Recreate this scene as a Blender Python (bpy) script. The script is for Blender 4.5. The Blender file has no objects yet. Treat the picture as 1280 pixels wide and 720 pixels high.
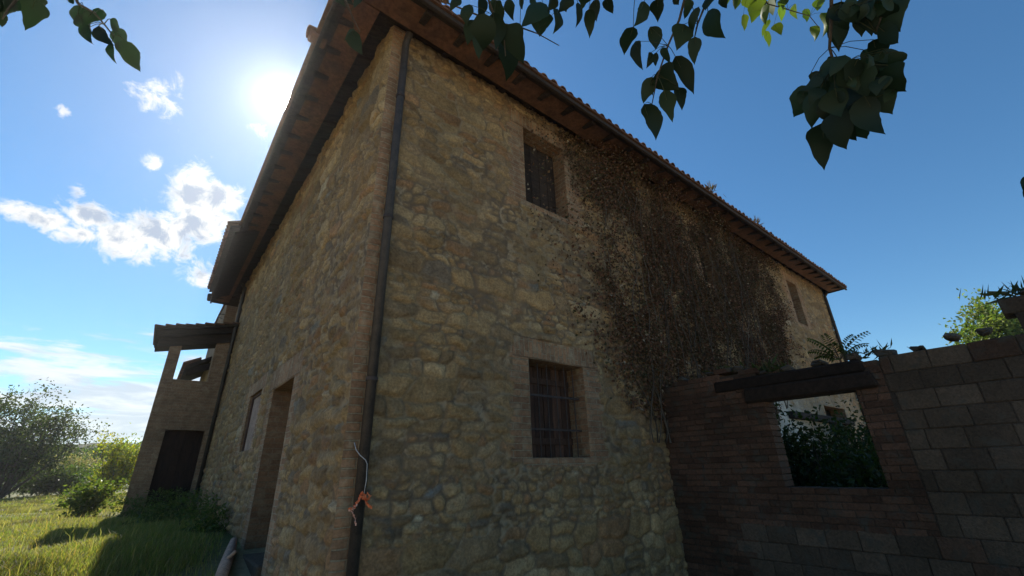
import bpy, math, random
import numpy as np

random.seed(7)
RNG = np.random.default_rng(11)
SC = bpy.context.scene
COL = SC.collection

# ------------------------------------------------------------------ camera
CAM = np.array([-1.327, -3.985, 1.6])
RIGHT = np.array([0.78089, -0.62415, -0.02536])
UP = np.array([-0.22462, -0.31846, 0.92094])
FWD = np.array([0.58288, 0.71346, 0.38888])
FPX = 534.95
from mathutils import Matrix, Vector
cd = bpy.data.cameras.new('camera')
cam = bpy.data.objects.new('camera', cd); COL.objects.link(cam)
cam.matrix_world = Matrix(((RIGHT[0], UP[0], -FWD[0], CAM[0]), (RIGHT[1], UP[1], -FWD[1], CAM[1]),
                           (RIGHT[2], UP[2], -FWD[2], CAM[2]), (0, 0, 0, 1)))
cd.sensor_width = 36; cd.lens = FPX / 1280 * 36
cd.clip_start = 0.05; cd.clip_end = 5000
SC.camera = cam

def P(x, y, dist):
    """a measured sighting: photo pixel + distance in metres -> point in the world"""
    d = FWD + RIGHT * (x - 640) / FPX + UP * (360 - y) / FPX
    return CAM + d / np.linalg.norm(d) * dist

# ------------------------------------------------------------------ world, sun, exposure
SUN = np.array([0.055, 0.746, 0.6639])
SKY_STRENGTH = 0.084
SUN_STRENGTH = 5.0
HAZE_DENSITY = 0.0007
HAZE_G = 0.80
EXPOSURE = 0.9
W = bpy.data.worlds.new('World'); SC.world = W; W.use_nodes = True
nt = W.node_tree; nt.nodes.clear()
def N(nt, t, **k):
    n = nt.nodes.new(t)
    for a, b in k.items():
        if a == 'inp':
            for i, v in b.items():
                n.inputs[i].default_value = v
        else:
            setattr(n, a, b)
    return n
def LK(nt, a, b): nt.links.new(a, b)
def math_(nt, op, a, b=None, clamp=False):
    n = nt.nodes.new('ShaderNodeMath'); n.operation = op; n.use_clamp = clamp
    for i, v in enumerate((a, b)):
        if v is None: continue
        if isinstance(v, (int, float)): n.inputs[i].default_value = v
        else: nt.links.new(v, n.inputs[i])
    return n.outputs[0]
def vdot(nt, a, v):
    n = nt.nodes.new('ShaderNodeVectorMath'); n.operation = 'DOT_PRODUCT'
    nt.links.new(a, n.inputs[0]); n.inputs[1].default_value = tuple(v); return n.outputs['Value']
def mixc(nt, fac, a, b, mode='MIX'):
    n = nt.nodes.new('ShaderNodeMix'); n.data_type = 'RGBA'; n.blend_type = mode; n.clamp_factor = True
    for i, v in ((0, fac), (6, a), (7, b)):
        if isinstance(v, (int, float)): n.inputs[i].default_value = v
        elif isinstance(v, tuple): n.inputs[i].default_value = v if len(v) == 4 else (*v, 1)
        else: nt.links.new(v, n.inputs[i])
    return n.outputs[2]
def ramp(nt, fac, lo, hi, smooth=True):
    n = nt.nodes.new('ShaderNodeMapRange'); n.clamp = True
    n.interpolation_type = 'SMOOTHSTEP' if smooth else 'LINEAR'
    nt.links.new(fac, n.inputs[0]); n.inputs[1].default_value = lo; n.inputs[2].default_value = hi
    return n.outputs[0]
def noise(nt, vec, scale, detail=4, rough=.5, dist=0.):
    n = nt.nodes.new('ShaderNodeTexNoise'); n.inputs['Scale'].default_value = scale
    n.inputs['Detail'].default_value = detail; n.inputs['Roughness'].default_value = rough
    n.inputs['Distortion'].default_value = dist
    if vec is not None: nt.links.new(vec, n.inputs['Vector'])
    return n

sky = N(nt, 'ShaderNodeTexSky', sky_type='NISHITA')
sky.sun_disc = False
sky.sun_elevation = math.asin(SUN[2]); sky.sun_rotation = math.atan2(SUN[0], SUN[1])
sky.altitude = 250; sky.air_density = 1.0; sky.dust_density = 0.12; sky.ozone_density = 4.0
tc = N(nt, 'ShaderNodeTexCoord'); D = tc.outputs['Generated']
# cumulus in the sky: blobs in directions around the cloud's own centre
cc = np.array([-0.122, 0.907, 0.403]); cc /= np.linalg.norm(cc)
e1 = np.cross(cc, [0, 0, 1]); e1 /= np.linalg.norm(e1); e2 = np.cross(e1, cc)
dz = vdot(nt, D, cc)
pu = math_(nt, 'DIVIDE', vdot(nt, D, e1), dz); pv = math_(nt, 'DIVIDE', vdot(nt, D, e2), dz)
def toc(x, y):
    d = P(x, y, 1) - CAM
    return float(d @ e1 / (d @ cc)), float(d @ e2 / (d @ cc))
CLOUDS = [(55, 272, 66, 20), (110, 268, 48, 24), (100, 292, 50, 16), (152, 302, 66, 32), (205, 296, 62, 42), (255, 280, 48, 42), (240, 240, 44, 50), (272, 245, 40, 30),
          (252, 342, 30, 22), (198, 126, 26, 32), (190, 207, 17, 15), (320, 160, 14, 14), (96, 243, 14, 10), (78, 142, 12, 9)]
field = None
for (x, y, rx, ry) in [(a_, b_, c_ * .9, d_ * .88) for a_, b_, c_, d_ in CLOUDS]:
    cx, cy = toc(x, y); ax, ay = toc(x + rx, y); bx_, by_ = toc(x, y - ry)
    su = abs(ax - cx) + 1e-4; sv = abs(by_ - cy) + 1e-4
    du = math_(nt, 'MULTIPLY', math_(nt, 'SUBTRACT', pu, cx), 1 / su)
    dv = math_(nt, 'MULTIPLY', math_(nt, 'SUBTRACT', pv, cy), 1 / sv)
    q = math_(nt, 'ADD', math_(nt, 'MULTIPLY', du, du), math_(nt, 'MULTIPLY', dv, dv))
    g = math_(nt, 'SUBTRACT', 1.0, math_(nt, 'SQRT', q))
    if rx < 35: g = math_(nt, 'MULTIPLY', g, .42)
    field = g if field is None else math_(nt, 'MAXIMUM', field, g)
field = math_(nt, 'MAXIMUM', field, -1.5)
cn = noise(nt, D, 26, 9, .66, .5).outputs['Fac']
cn2 = noise(nt, D, 22, 7, .6, .6).outputs['Fac']
cd_ = math_(nt, 'ADD', math_(nt, 'MULTIPLY', field, .85), math_(nt, 'MULTIPLY', math_(nt, 'SUBTRACT', cn, .475), 2.2))
cd_ = math_(nt, 'MULTIPLY', cd_, ramp(nt, dz, .2, .6))
cover = ramp(nt, cd_, 0.0, .55)
core = ramp(nt, math_(nt, 'ADD', cd_, math_(nt, 'MULTIPLY', math_(nt, 'SUBTRACT', cn2, .5), 2.2)), .30, .95)
ccol = mixc(nt, core, (.56, .555, .54), (.25, .30, .38))
# low cloud banks towards the western horizon
sep = N(nt, 'ShaderNodeSeparateXYZ'); LK(nt, D, sep.inputs[0])
mp = N(nt, 'ShaderNodeMapping'); mp.inputs['Scale'].default_value = (1.6, 1.6, 9.0); LK(nt, D, mp.inputs[0])
ln = noise(nt, mp.outputs[0], 3.9, 8, .60, .4).outputs['Fac']
lowm = math_(nt, 'SUBTRACT', 1.0, ramp(nt, sep.outputs[2], .10, .30))
lm = math_(nt, 'ADD', ln, math_(nt, 'MULTIPLY', lowm, .24))
west = ramp(nt, math_(nt, 'SUBTRACT', sep.outputs[1], math_(nt, 'MULTIPLY', sep.outputs[0], 1.0)), .55, 1.0)
lm = math_(nt, 'MULTIPLY', math_(nt, 'MULTIPLY', ramp(nt, lm, .58, .76), west), ramp(nt, lowm, .0, .35))
lm = math_(nt, 'MULTIPLY', lm, .85)
lcol = (.50, .52, .53)
# sun disc and the bright ring of air right round it
sd = vdot(nt, D, SUN / np.linalg.norm(SUN))
ang = math_(nt, 'ARCCOSINE', math_(nt, 'MINIMUM', sd, 1.0))
disc = math_(nt, 'SUBTRACT', 1.0, ramp(nt, ang, math.radians(.6), math.radians(1.2)))
ring = math_(nt, 'EXPONENT', math_(nt, 'MULTIPLY', ang, -1 / math.radians(1.5)))
ring2 = math_(nt, 'EXPONENT', math_(nt, 'MULTIPLY', ang, -1 / math.radians(9.0)))
bg = N(nt, 'ShaderNodeBackground'); bg.inputs[1].default_value = 1.0
skyc = N(nt, 'ShaderNodeVectorMath', operation='SCALE'); hsv = N(nt, 'ShaderNodeHueSaturation'); hsv.inputs['Saturation'].default_value = 1.16; LK(nt, sky.outputs[0], hsv.inputs['Color']); LK(nt, mixc(nt, 1.0, hsv.outputs[0], (.92, 1.0, .93), 'MULTIPLY'), skyc.inputs[0]); skyc.inputs[3].default_value = SKY_STRENGTH
lgrey = noise(nt, mp.outputs[0], 5.5, 6, .6, .4).outputs['Fac']
c = mixc(nt, lm, skyc.outputs[0], mixc(nt, ramp(nt, lgrey, .40, .62), (.37, .40, .44), (.54, .545, .54)))
c = mixc(nt, cover, c, ccol)
addv = math_(nt, 'ADD', math_(nt, 'MULTIPLY', disc, 30.0), math_(nt, 'ADD', math_(nt, 'MULTIPLY', ring, 1.0), math_(nt, 'MULTIPLY', ring2, .05)))
sunc = mixc(nt, 1.0, (1.0, .97, .90), addv, 'MULTIPLY')
c = mixc(nt, 1.0, c, sunc, 'ADD')
LK(nt, c, bg.inputs[0])
wo = N(nt, 'ShaderNodeOutputWorld'); LK(nt, bg.outputs[0], wo.inputs[0])

sl = bpy.data.lights.new('sun', 'SUN'); sl.energy = SUN_STRENGTH; sl.angle = math.radians(.5); sl.color = (1, .94, .84)
so = bpy.data.objects.new('sun', sl); COL.objects.link(so)
so.rotation_euler = Vector(tuple(SUN)).to_track_quat('Z', 'Y').to_euler(); so.location = (0, 20, 30)
SC.view_settings.view_transform = 'Standard'; SC.view_settings.look = 'None'
SC.view_settings.exposure = EXPOSURE; SC.view_settings.gamma = 1; SC.view_settings.use_curve_mapping = False
SC.render.engine = 'CYCLES'
SC.cycles.max_bounces = 6; SC.cycles.diffuse_bounces = 3; SC.cycles.transmission_bounces = 4; SC.cycles.volume_bounces = 0
SC.cycles.transparent_max_bounces = 4; SC.cycles.use_denoising = True
SC.cycles.sample_clamp_indirect = 6

# ------------------------------------------------------------------ helpers
def tag(o, label=None, cat=None, group=None, kind=None):
    for k, v in (('label', label), ('category', cat), ('group', group), ('kind', kind)):
        if v: o[k] = v
    return o
def empty(name, loc, label=None, cat=None, group=None):
    o = bpy.data.objects.new(name, None); COL.objects.link(o); o.location = loc
    o.empty_display_size = .2
    return tag(o, label, cat, group)
def world_loc(o):
    v = np.array(o.location)
    return v + world_loc(o.parent) if o.parent else v
def mesh(name, v, f, mat, parent=None, attrs=None, uv=None, smooth=False):
    """v (n,3) array in world space, f (m,k) int array or list of arrays"""
    v = np.asarray(v, np.float32)
    if parent is not None: v = v - world_loc(parent).astype(np.float32)
    me = bpy.data.meshes.new(name)
    fs = f if isinstance(f, list) else [f]
    fs = [np.asarray(a, np.int32) for a in fs if len(a)]
    me.vertices.add(len(v)); me.vertices.foreach_set('co', v.ravel())
    idx = np.concatenate([a.ravel() for a in fs])
    tot = np.concatenate([np.full(len(a), a.shape[1], np.int32) for a in fs])
    st = np.concatenate([[0], np.cumsum(tot)[:-1]]).astype(np.int32)
    me.loops.add(len(idx)); me.loops.foreach_set('vertex_index', idx)
    me.polygons.add(len(tot)); me.polygons.foreach_set('loop_start', st); me.polygons.foreach_set('loop_total', tot)
    me.update(calc_edges=True)
    for k, a in (attrs or {}).items():
        at = me.attributes.new(k, 'FLOAT_COLOR', 'POINT')
        a = np.asarray(a, np.float32)
        if a.shape[1] == 3: a = np.concatenate([a, np.ones((len(a), 1), np.float32)], 1)
        at.data.foreach_set('color', a.ravel())
    ul = me.uv_layers.new(name='UVMap')
    if uv is not None:
        luv = np.asarray(uv, np.float32)[idx]
    else:  # metric box projection
        nrm = np.empty(len(tot) * 3, np.float32); me.polygons.foreach_get('normal', nrm); nrm = np.abs(nrm.reshape(-1, 3))
        ax = np.repeat(nrm.argmax(1), tot); co = v[idx]
        luv = np.where((ax == 0)[:, None], co[:, [1, 2]], np.where((ax == 1)[:, None], co[:, [0, 2]], co[:, [0, 1]]))
    ul.data.foreach_set('uv', np.ascontiguousarray(luv, np.float32).ravel())
    me.polygons.foreach_set('use_smooth', np.full(len(tot), bool(smooth)))
    me.materials.append(mat)
    o = bpy.data.objects.new(name, me); COL.objects.link(o)
    if parent is not None: o.parent = parent
    return o

class MB:
    """collects boxes, tubes and prisms for ONE mesh object"""
    def __init__(s): s.v = []; s.q = []; s.t = []; s.c = []; s.n = 0
    def add(s, v, q=(), t=(), col=(1, 1, 1)):
        v = np.asarray(v, float); s.v.append(v)
        if len(q): s.q.append(np.asarray(q) + s.n)
        if len(t): s.t.append(np.asarray(t) + s.n)
        s.c.append(np.tile(np.asarray(col, float), (len(v), 1))); s.n += len(v)
    def box(s, lo, hi, col=(1, 1, 1), bev=0., jit=0., R=None):
        lo = np.array(lo, float); hi = np.array(hi, float); c = (lo + hi) / 2; h = (hi - lo) / 2
        sg = np.array([(x, y, z) for x in (-1, 1) for y in (-1, 1) for z in (-1, 1)], float)
        if bev <= 0:
            v = sg * h
            if jit: v += RNG.uniform(-jit, jit, v.shape)
            q = [(0, 1, 3, 2), (4, 6, 7, 5), (0, 4, 5, 1), (2, 3, 7, 6), (0, 2, 6, 4), (1, 5, 7, 3)]; t = []
        else:
            b = min(bev, h.min() * .8); v = []; 
            for a in range(3):
                k = h - b; k[a] = h[a]
                v.append(sg * k)
            v = np.concatenate(v)
            if jit: v += np.tile(RNG.uniform(-jit, jit, (8, 3)), (3, 1)) + RNG.uniform(-jit * .25, jit * .25, v.shape)
            base = [(0, 1, 3, 2), (4, 6, 7, 5)], [(0, 4, 5, 1), (2, 3, 7, 6)], [(0, 2, 6, 4), (1, 5, 7, 3)]
            q = [tuple(i + 8 * a for i in f) for a in range(3) for f in base[a]]
            def ed(a, b_, i, j): q.append((i + 8 * a, j + 8 * a, j + 8 * b_, i + 8 * b_))
            for i in range(8):
                for bit, (a, b_) in ((1, (0, 1)), (2, (0, 2)), (4, (1, 2))):
                    if not i & bit: ed(a, b_, i, i | bit)
            t = [(i, i + 8, i + 16) for i in range(8)]
        if R is not None: v = v @ np.asarray(R).T
        s.add(v + c, q, t, col)
    def tube(s, pts, r, seg=8, col=(1, 1, 1), cap=True):
        pts = np.asarray(pts, float); n = len(pts); r = np.broadcast_to(np.asarray(r, float), (n,))
        tg = np.gradient(pts, axis=0); tg /= np.linalg.norm(tg, axis=1)[:, None] + 1e-9
        ref = np.array([0, 0, 1.]) if abs(tg[0][2]) < .9 else np.array([1., 0, 0])
        V = []
        a = np.linspace(0, 2 * np.pi, seg, endpoint=False)
        for i in range(n):
            x = np.cross(ref, tg[i]); x /= np.linalg.norm(x) + 1e-9; y = np.cross(tg[i], x); ref = -np.cross(x, tg[i]) if False else y
            V.append(pts[i] + r[i] * (np.cos(a)[:, None] * x + np.sin(a)[:, None] * y)); ref = np.cross(tg[i], x)
        V = np.concatenate(V); q = []
        for i in range(n - 1):
            for j in range(seg):
                k = (j + 1) % seg; q.append((i * seg + j, i * seg + k, (i + 1) * seg + k, (i + 1) * seg + j))
        t = []
        if cap:
            V = np.concatenate([V, pts[:1], pts[-1:]]); m = n * seg
            for j in range(seg):
                k = (j + 1) % seg; t += [(m, k, j), (m + 1, (n - 1) * seg + j, (n - 1) * seg + k)]
        s.add(V, q, t, col)
    def build(s, name, mat, parent=None, smooth=False):
        f = []
        if s.q: f.append(np.concatenate(s.q))
        if s.t: f.append(np.concatenate(s.t))
        return mesh(name, np.concatenate(s.v), f, mat, parent, {'tone': np.concatenate(s.c)}, smooth=smooth)

def vnoise(x, y, seed=0):
    """smooth 2-D value noise in 0..1"""
    r = np.random.default_rng(seed).random((256, 256))
    xi = np.floor(x).astype(int); yi = np.floor(y).astype(int); fx = x - xi; fy = y - yi
    fx = fx * fx * (3 - 2 * fx); fy = fy * fy * (3 - 2 * fy)
    g = lambda a, b: r[a % 256, b % 256]
    return (g(xi, yi) * (1 - fx) + g(xi + 1, yi) * fx) * (1 - fy) + (g(xi, yi + 1) * (1 - fx) + g(xi + 1, yi + 1) * fx) * fy
def fbm(x, y, seed=0, o=4):
    s = 0; a = .5; t = 0
    for i in range(o):
        s = s + a * vnoise(x * 2 ** i + 17.3 * i, y * 2 ** i + 9.1 * i, seed + i); t += a; a *= .5
    return s / t
def sstep(a, b, x):
    t = np.clip((x - a) / (b - a), 0, 1); return t * t * (3 - 2 * t)
def inpoly(x, y, poly):
    ins = np.zeros(x.shape, bool); n = len(poly)
    for i in range(n):
        (x0, y0), (x1, y1) = poly[i], poly[(i + 1) % n]
        c_ = ((y0 > y) != (y1 > y)) & (x < (x1 - x0) * (y - y0) / (y1 - y0 + 1e-12) + x0)
        ins ^= c_
    return ins

# ------------------------------------------------------------------ materials
def newmat(name):
    m = bpy.data.materials.new(name); m.use_nodes = True
    t = m.node_tree; b = t.nodes['Principled BSDF']; b.inputs['Roughness'].default_value = .9
    b.inputs['Specular IOR Level'].default_value = .25
    return m, t, b
def attr(t, name):
    n = t.nodes.new('ShaderNodeAttribute'); n.attribute_name = name; return n
def bump(t, b, h, strength, dist):
    n = t.nodes.new('ShaderNodeBump'); n.inputs['Strength'].default_value = strength; n.inputs['Distance'].default_value = dist
    t.links.new(h, n.inputs['Height']); t.links.new(n.outputs[0], b.inputs['Normal']); return n
def simple(name, col, col2=None, scale=6, rough=.85, bstr=.4, bd=.01, spec=.25, stretch=None, tone=True):
    m, t, b = newmat(name); tcn = t.nodes.new('ShaderNodeTexCoord'); v = tcn.outputs['Object']
    if stretch:
        mpn = t.nodes.new('ShaderNodeMapping'); mpn.inputs['Scale'].default_value = stretch; t.links.new(v, mpn.inputs[0]); v = mpn.outputs[0]
    n1 = noise(t, v, scale, 6, .6, .3); n2 = noise(t, v, scale * 7, 5, .6)
    c_ = mixc(t, ramp(t, n1.outputs['Fac'], .3, .7), col, col2 or tuple(x * .6 for x in col))
    c_ = mixc(t, .5, c_, mixc(t, 1., c_, ramp(t, n2.outputs['Fac'], .2, .8), 'MULTIPLY'))
    if tone: c_ = mixc(t, 1., c_, attr(t, 'tone').outputs['Color'], 'MULTIPLY')
    t.links.new(c_, b.inputs['Base Color']); b.inputs['Roughness'].default_value = rough; b.inputs['Specular IOR Level'].default_value = spec
    bump(t, b, math_(t, 'ADD', n2.outputs['Fac'], math_(t, 'MULTIPLY', n1.outputs['Fac'], 1.5)), bstr, bd)
    return m

def masonry_material():
    m, t, b = newmat('old_masonry')
    uvn = t.nodes.new('ShaderNodeUVMap'); uvn.uv_map = 'UVMap'
    tcn = t.nodes.new('ShaderNodeTexCoord'); ob = tcn.outputs['Object']
    tone = attr(t, 'tone').outputs['Color']
    sepm = t.nodes.new('ShaderNodeSeparateColor'); t.links.new(attr(t, 'mask').outputs['Color'], sepm.inputs[0])
    nf = noise(t, ob, 38, 6, .65).outputs['Fac']; nm = noise(t, ob, 7, 6, .6, .4).outputs['Fac']; nl = noise(t, ob, .75, 5, .6).outputs['Fac']
    st = mixc(t, 1., tone, mixc(t, ramp(t, nf, .25, .75), (.62, .6, .58), (1.25, 1.24, 1.2)), 'MULTIPLY')
    st = mixc(t, 1., st, mixc(t, ramp(t, nm, .3, .7), (.75, .73, .72), (1.12, 1.12, 1.1)), 'MULTIPLY')
    mort = mixc(t, ramp(t, math_(t, 'ADD', nm, math_(t, 'MULTIPLY', math_(t, 'SUBTRACT', nl, .5), .8)), .38, .52), (.35, .275, .185), (.13, .097, .068))
    st = mixc(t, math_(t, 'MULTIPLY', sepm.outputs[2], .95), st, mort)
    # brick: warped so that courses are not ruler-straight
    wv = t.nodes.new('ShaderNodeVectorMath'); wv.operation = 'MULTIPLY_ADD'
    wn = noise(t, uvn.outputs[0], 5, 3, .5); t.links.new(wn.outputs['Color'], wv.inputs[0]); wv.inputs[1].default_value = (.022, .022, 0); t.links.new(uvn.outputs[0], wv.inputs[2])
    br = t.nodes.new('ShaderNodeTexBrick'); t.links.new(wv.outputs[0], br.inputs['Vector'])
    br.inputs['Scale'].default_value = 1; br.inputs['Brick Width'].default_value = .27; br.inputs['Row Height'].default_value = .075
    br.inputs['Mortar Size'].default_value = .008; br.inputs['Mortar Smooth'].default_value = .35; br.inputs['Bias'].default_value = -.1
    br.inputs['Color1'].default_value = (.36, .215, .13, 1); br.inputs['Color2'].default_value = (.21, .125, .08, 1); br.inputs['Mortar'].default_value = (.33, .27, .195, 1)
    bc = mixc(t, 1., br.outputs['Color'], mixc(t, ramp(t, nf, .2, .8), (.65, .63, .6), (1.2, 1.18, 1.15)), 'MULTIPLY')
    bc = mixc(t, ramp(t, nm, .45, .75), bc, (.36, .29, .20))
    cc_ = mixc(t, sepm.outputs[0], st, bc)
    pl = mixc(t, ramp(t, nm, .3, .7), (.62, .61, .58), (.42, .40, .36))
    cc_ = mixc(t, math_(t, 'MULTIPLY', sepm.outputs[1], ramp(t, math_(t, 'ADD', math_(t, 'MULTIPLY', nm, .5), math_(t, 'MULTIPLY', nl, .5)), .38, .5)), cc_, pl)
    # broad weathering: lichen-dark and washed areas
    cc_ = mixc(t, 1., cc_, mixc(t, ramp(t, nl, .32, .68), (.72, .71, .66), (1.1, 1.08, 1.02)), 'MULTIPLY')
    t.links.new(cc_, b.inputs['Base Color'])
    h = math_(t, 'ADD', math_(t, 'MULTIPLY', nf, .35), math_(t, 'MULTIPLY', nm, .5))
    h = math_(t, 'SUBTRACT', h, math_(t, 'MULTIPLY', math_(t, 'MULTIPLY', br.outputs['Fac'], sepm.outputs[0]), .55))
    bump(t, b, h, 1., .035)
    return m
MASON = masonry_material()
def block_material(name, rough_tint):
    m, t, b = newmat(name); ob = t.nodes.new('ShaderNodeTexCoord').outputs['Object']
    nf = noise(t, ob, 45, 6, .65).outputs['Fac']; nm = noise(t, ob, 6, 6, .6, .5).outputs['Fac']; nl = noise(t, ob, 1.1, 4, .6).outputs['Fac']
    c_ = mixc(t, 1., attr(t, 'tone').outputs['Color'], mixc(t, ramp(t, nf, .2, .8), (.6, .6, .6), (1.25, 1.22, 1.2)), 'MULTIPLY')
    c_ = mixc(t, ramp(t, nm, .5, .72), c_, rough_tint)
    c_ = mixc(t, 1., c_, mixc(t, ramp(t, nl, .3, .7), (.7, .7, .66), (1.1, 1.1, 1.1)), 'MULTIPLY')
    t.links.new(c_, b.inputs['Base Color'])
    bump(t, b, math_(t, 'ADD', nf, nm), .9, .02)
    return m
TUFF = block_material('weathered_blocks', (.075, .068, .055))
WOOD = simple('dark_wood', (.135, .075, .052), (.07, .042, .032), 3, .85, .5, .006, stretch=(6, 6, 1))
WOODH = simple('old_beam_wood', (.07, .05, .038), (.035, .026, .021), 4, .9, .6, .01, stretch=(1, 5, 5))
LOGM = simple('bleached_wood', (.60, .39, .28), (.38, .25, .18), 5, .9, .5, .008)
TILE = simple('terracotta', (.30, .16, .095), (.17, .10, .07), 3, .9, .5, .01)
IRON = simple('rusty_iron', (.075, .05, .04), (.035, .03, .03), 14, .7, .3, .003, spec=.4)
PIPE = simple('painted_pipe', (.065, .052, .043), (.035, .03, .027), 9, .55, .15, .002, spec=.4)
WIRE = simple('grey_wire', (.5, .5, .5), (.35, .35, .36), 20, .5, .1, .001, spec=.5)
RIBBON = simple('faded_orange_tape', (.85, .16, .045), (.75, .26, .12), 25, .6, .3, .003)
RIBBONW = simple('faded_pink_tape', (.82, .52, .42), (.8, .4, .3), 25, .6, .3, .003)
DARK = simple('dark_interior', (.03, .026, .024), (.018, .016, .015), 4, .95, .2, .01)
BARK = simple('bark', (.16, .13, .10), (.075, .06, .048), 7, .95, .8, .015, stretch=(3, 3, .6))
PINKP = simple('pinkish_infill', (.46, .33, .27), (.33, .24, .19), 4, .95, .5, .008)

def leafmat(name, trans=.45, rough=.55, tcol=(1.25, 1.5, .45), spec=.3):
    m = bpy.data.materials.new(name); m.use_nodes = True; t = m.node_tree; t.nodes.clear()
    a = attr(t, 'tone').outputs['Color']
    b = t.nodes.new('ShaderNodeBsdfPrincipled'); b.inputs['Roughness'].default_value = rough; b.inputs['Specular IOR Level'].default_value = spec
    t.links.new(a, b.inputs['Base Color'])
    tr = t.nodes.new('ShaderNodeBsdfTranslucent'); t.links.new(mixc(t, 1., a, tcol, 'MULTIPLY'), tr.inputs[0])
    mx = t.nodes.new('ShaderNodeMixShader'); mx.inputs[0].default_value = trans
    t.links.new(b.outputs[0], mx.inputs[1]); t.links.new(tr.outputs[0], mx.inputs[2])
    o = t.nodes.new('ShaderNodeOutputMaterial'); t.links.new(mx.outputs[0], o.inputs[0])
    return m
LEAF = leafmat('green_leaf'); LEAF_SHADE = leafmat('shaded_leaf', .18, .6, (1.1, 1.5, .6), .2); GRASSM = leafmat('grass_blade', .5, .6, (1.3, 1.45, .5)); DRY = leafmat('dry_leaf', .12, .85, (1.2, 1, .8), .1)

# ------------------------------------------------------------------ terrain
def hgt(x, y):
    x = np.asarray(x, float); y = np.asarray(y, float)
    z = .78 * sstep(-1.5, 4.6, y)
    z = z + .05 * (fbm(x * .35 + 40, y * .35 + 40, 3) - .5) + .5 * (fbm(x * .05 + 9, y * .05 + 9, 5) - .5) * sstep(14, 60, np.hypot(x, y))
    return z
def axis(near, step, far, grow=1.25):
    p = list(np.arange(0, near, step)); s = step
    while p[-1] < far: s *= grow; p.append(p[-1] + s)
    return np.array(sorted([-a for a in p[1:]] + p))
gx = axis(24, .5, 1500); gy = axis(40, .5, 1500)
X, Y = np.meshgrid(gx, gy, indexing='ij'); Z = hgt(X, Y)
def gridfaces(nx, ny):
    i, j = np.meshgrid(np.arange(nx - 1), np.arange(ny - 1), indexing='ij'); a = (i * ny + j).ravel()
    return np.stack([a, a + ny, a + ny + 1, a + 1], 1)
def ground_material():
    m, t, b = newmat('meadow_soil'); ob = t.nodes.new('ShaderNodeTexCoord').outputs['Object']
    n1 = noise(t, ob, .5, 6, .6).outputs['Fac']; n2 = noise(t, ob, 14, 6, .7).outputs['Fac']
    c_ = mixc(t, ramp(t, n1, .35, .65), (.10, .125, .03), (.15, .13, .05))
    c_ = mixc(t, ramp(t, n2, .3, .75), c_, (.05, .06, .02))
    sx = t.nodes.new('ShaderNodeSeparateXYZ'); t.links.new(ob, sx.inputs[0])
    yard = math_(t, 'ADD', math_(t, 'ADD', math_(t, 'MULTIPLY', sx.outputs[1], -1.), ramp(t, sx.outputs[0], -.9, .4)), ramp(t, sx.outputs[0], -.9, .4)); yard = math_(t, 'ADD', yard, math_(t, 'MULTIPLY', math_(t, 'SUBTRACT', n1, .5), 5.))  # unseen pale earth added to bounce warm light onto the front wall
    c_ = mixc(t, ramp(t, yard, -3.0, .5), c_, mixc(t, ramp(t, n2, .25, .75), (.50, .39, .25), (.36, .28, .18)))
    t.links.new(c_, b.inputs['Base Color']); bump(t, b, n2, .8, .04); return m
g = mesh('ground', np.stack([X, Y, Z], -1).reshape(-1, 3), gridfaces(len(gx), len(gy)), ground_material(), smooth=True)
tag(g, kind='structure')

def hillmat():
    m, t, b = newmat('wooded_hill'); ob = t.nodes.new('ShaderNodeTexCoord').outputs['Object']
    n1 = noise(t, ob, .06, 5, .6).outputs['Fac']; n2 = noise(t, ob, .5, 6, .7).outputs['Fac']
    c_ = mixc(t, ramp(t, n1, .45, .6), (.045, .065, .022), (.11, .12, .045)); c_ = mixc(t, ramp(t, n2, .35, .7), c_, (.02, .03, .012))
    t.links.new(c_, b.inputs['Base Color']); bump(t, b, n2, 1, 2.5); return m
HILLM = hillmat()
def hill(y0, y1, x0, x1, h, seed, rough):
    xs = np.linspace(x0, x1, 260); ys = np.linspace(y0, y1, 60)
    A, B_ = np.meshgrid(xs, ys, indexing='ij')
    prof = np.sin(np.pi * np.clip((B_ - y0) / (y1 - y0), 0, 1)) ** .8
    zz = prof * h * (.72 + .5 * fbm(A / 60 + 3, B_ / 80, seed, 3)) + prof * rough * (fbm(A / 2.5, B_ / 2.5, seed + 9, 3) - .3) - 1
    tag(mesh('hill', np.stack([A, B_, zz], -1).reshape(-1, 3), gridfaces(260, 60), HILLM, smooth=True), kind='structure')
hill(95, 160, -150, 90, 9.6, 21, 1.6)

# haze: one closed box of thin air
hz = MB(); hz.box((-170, -60, -3), (110, 170, 12.5))
HZM = bpy.data.materials.new('thin_haze'); HZM.use_nodes = True; t = HZM.node_tree; t.nodes.clear()
pv_ = t.nodes.new('ShaderNodeVolumePrincipled'); pv_.inputs['Color'].default_value = (.97, .97, .98, 1)
pv_.inputs['Density'].default_value = HAZE_DENSITY; pv_.inputs['Anisotropy'].default_value = HAZE_G
o_ = t.nodes.new('ShaderNodeOutputMaterial'); t.links.new(pv_.outputs[0], o_.inputs['Volume'])
tag(hz.build('haze', HZM), 'thin sunlit haze in the air over the meadow and farmhouse', 'haze', kind='stuff')

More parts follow.
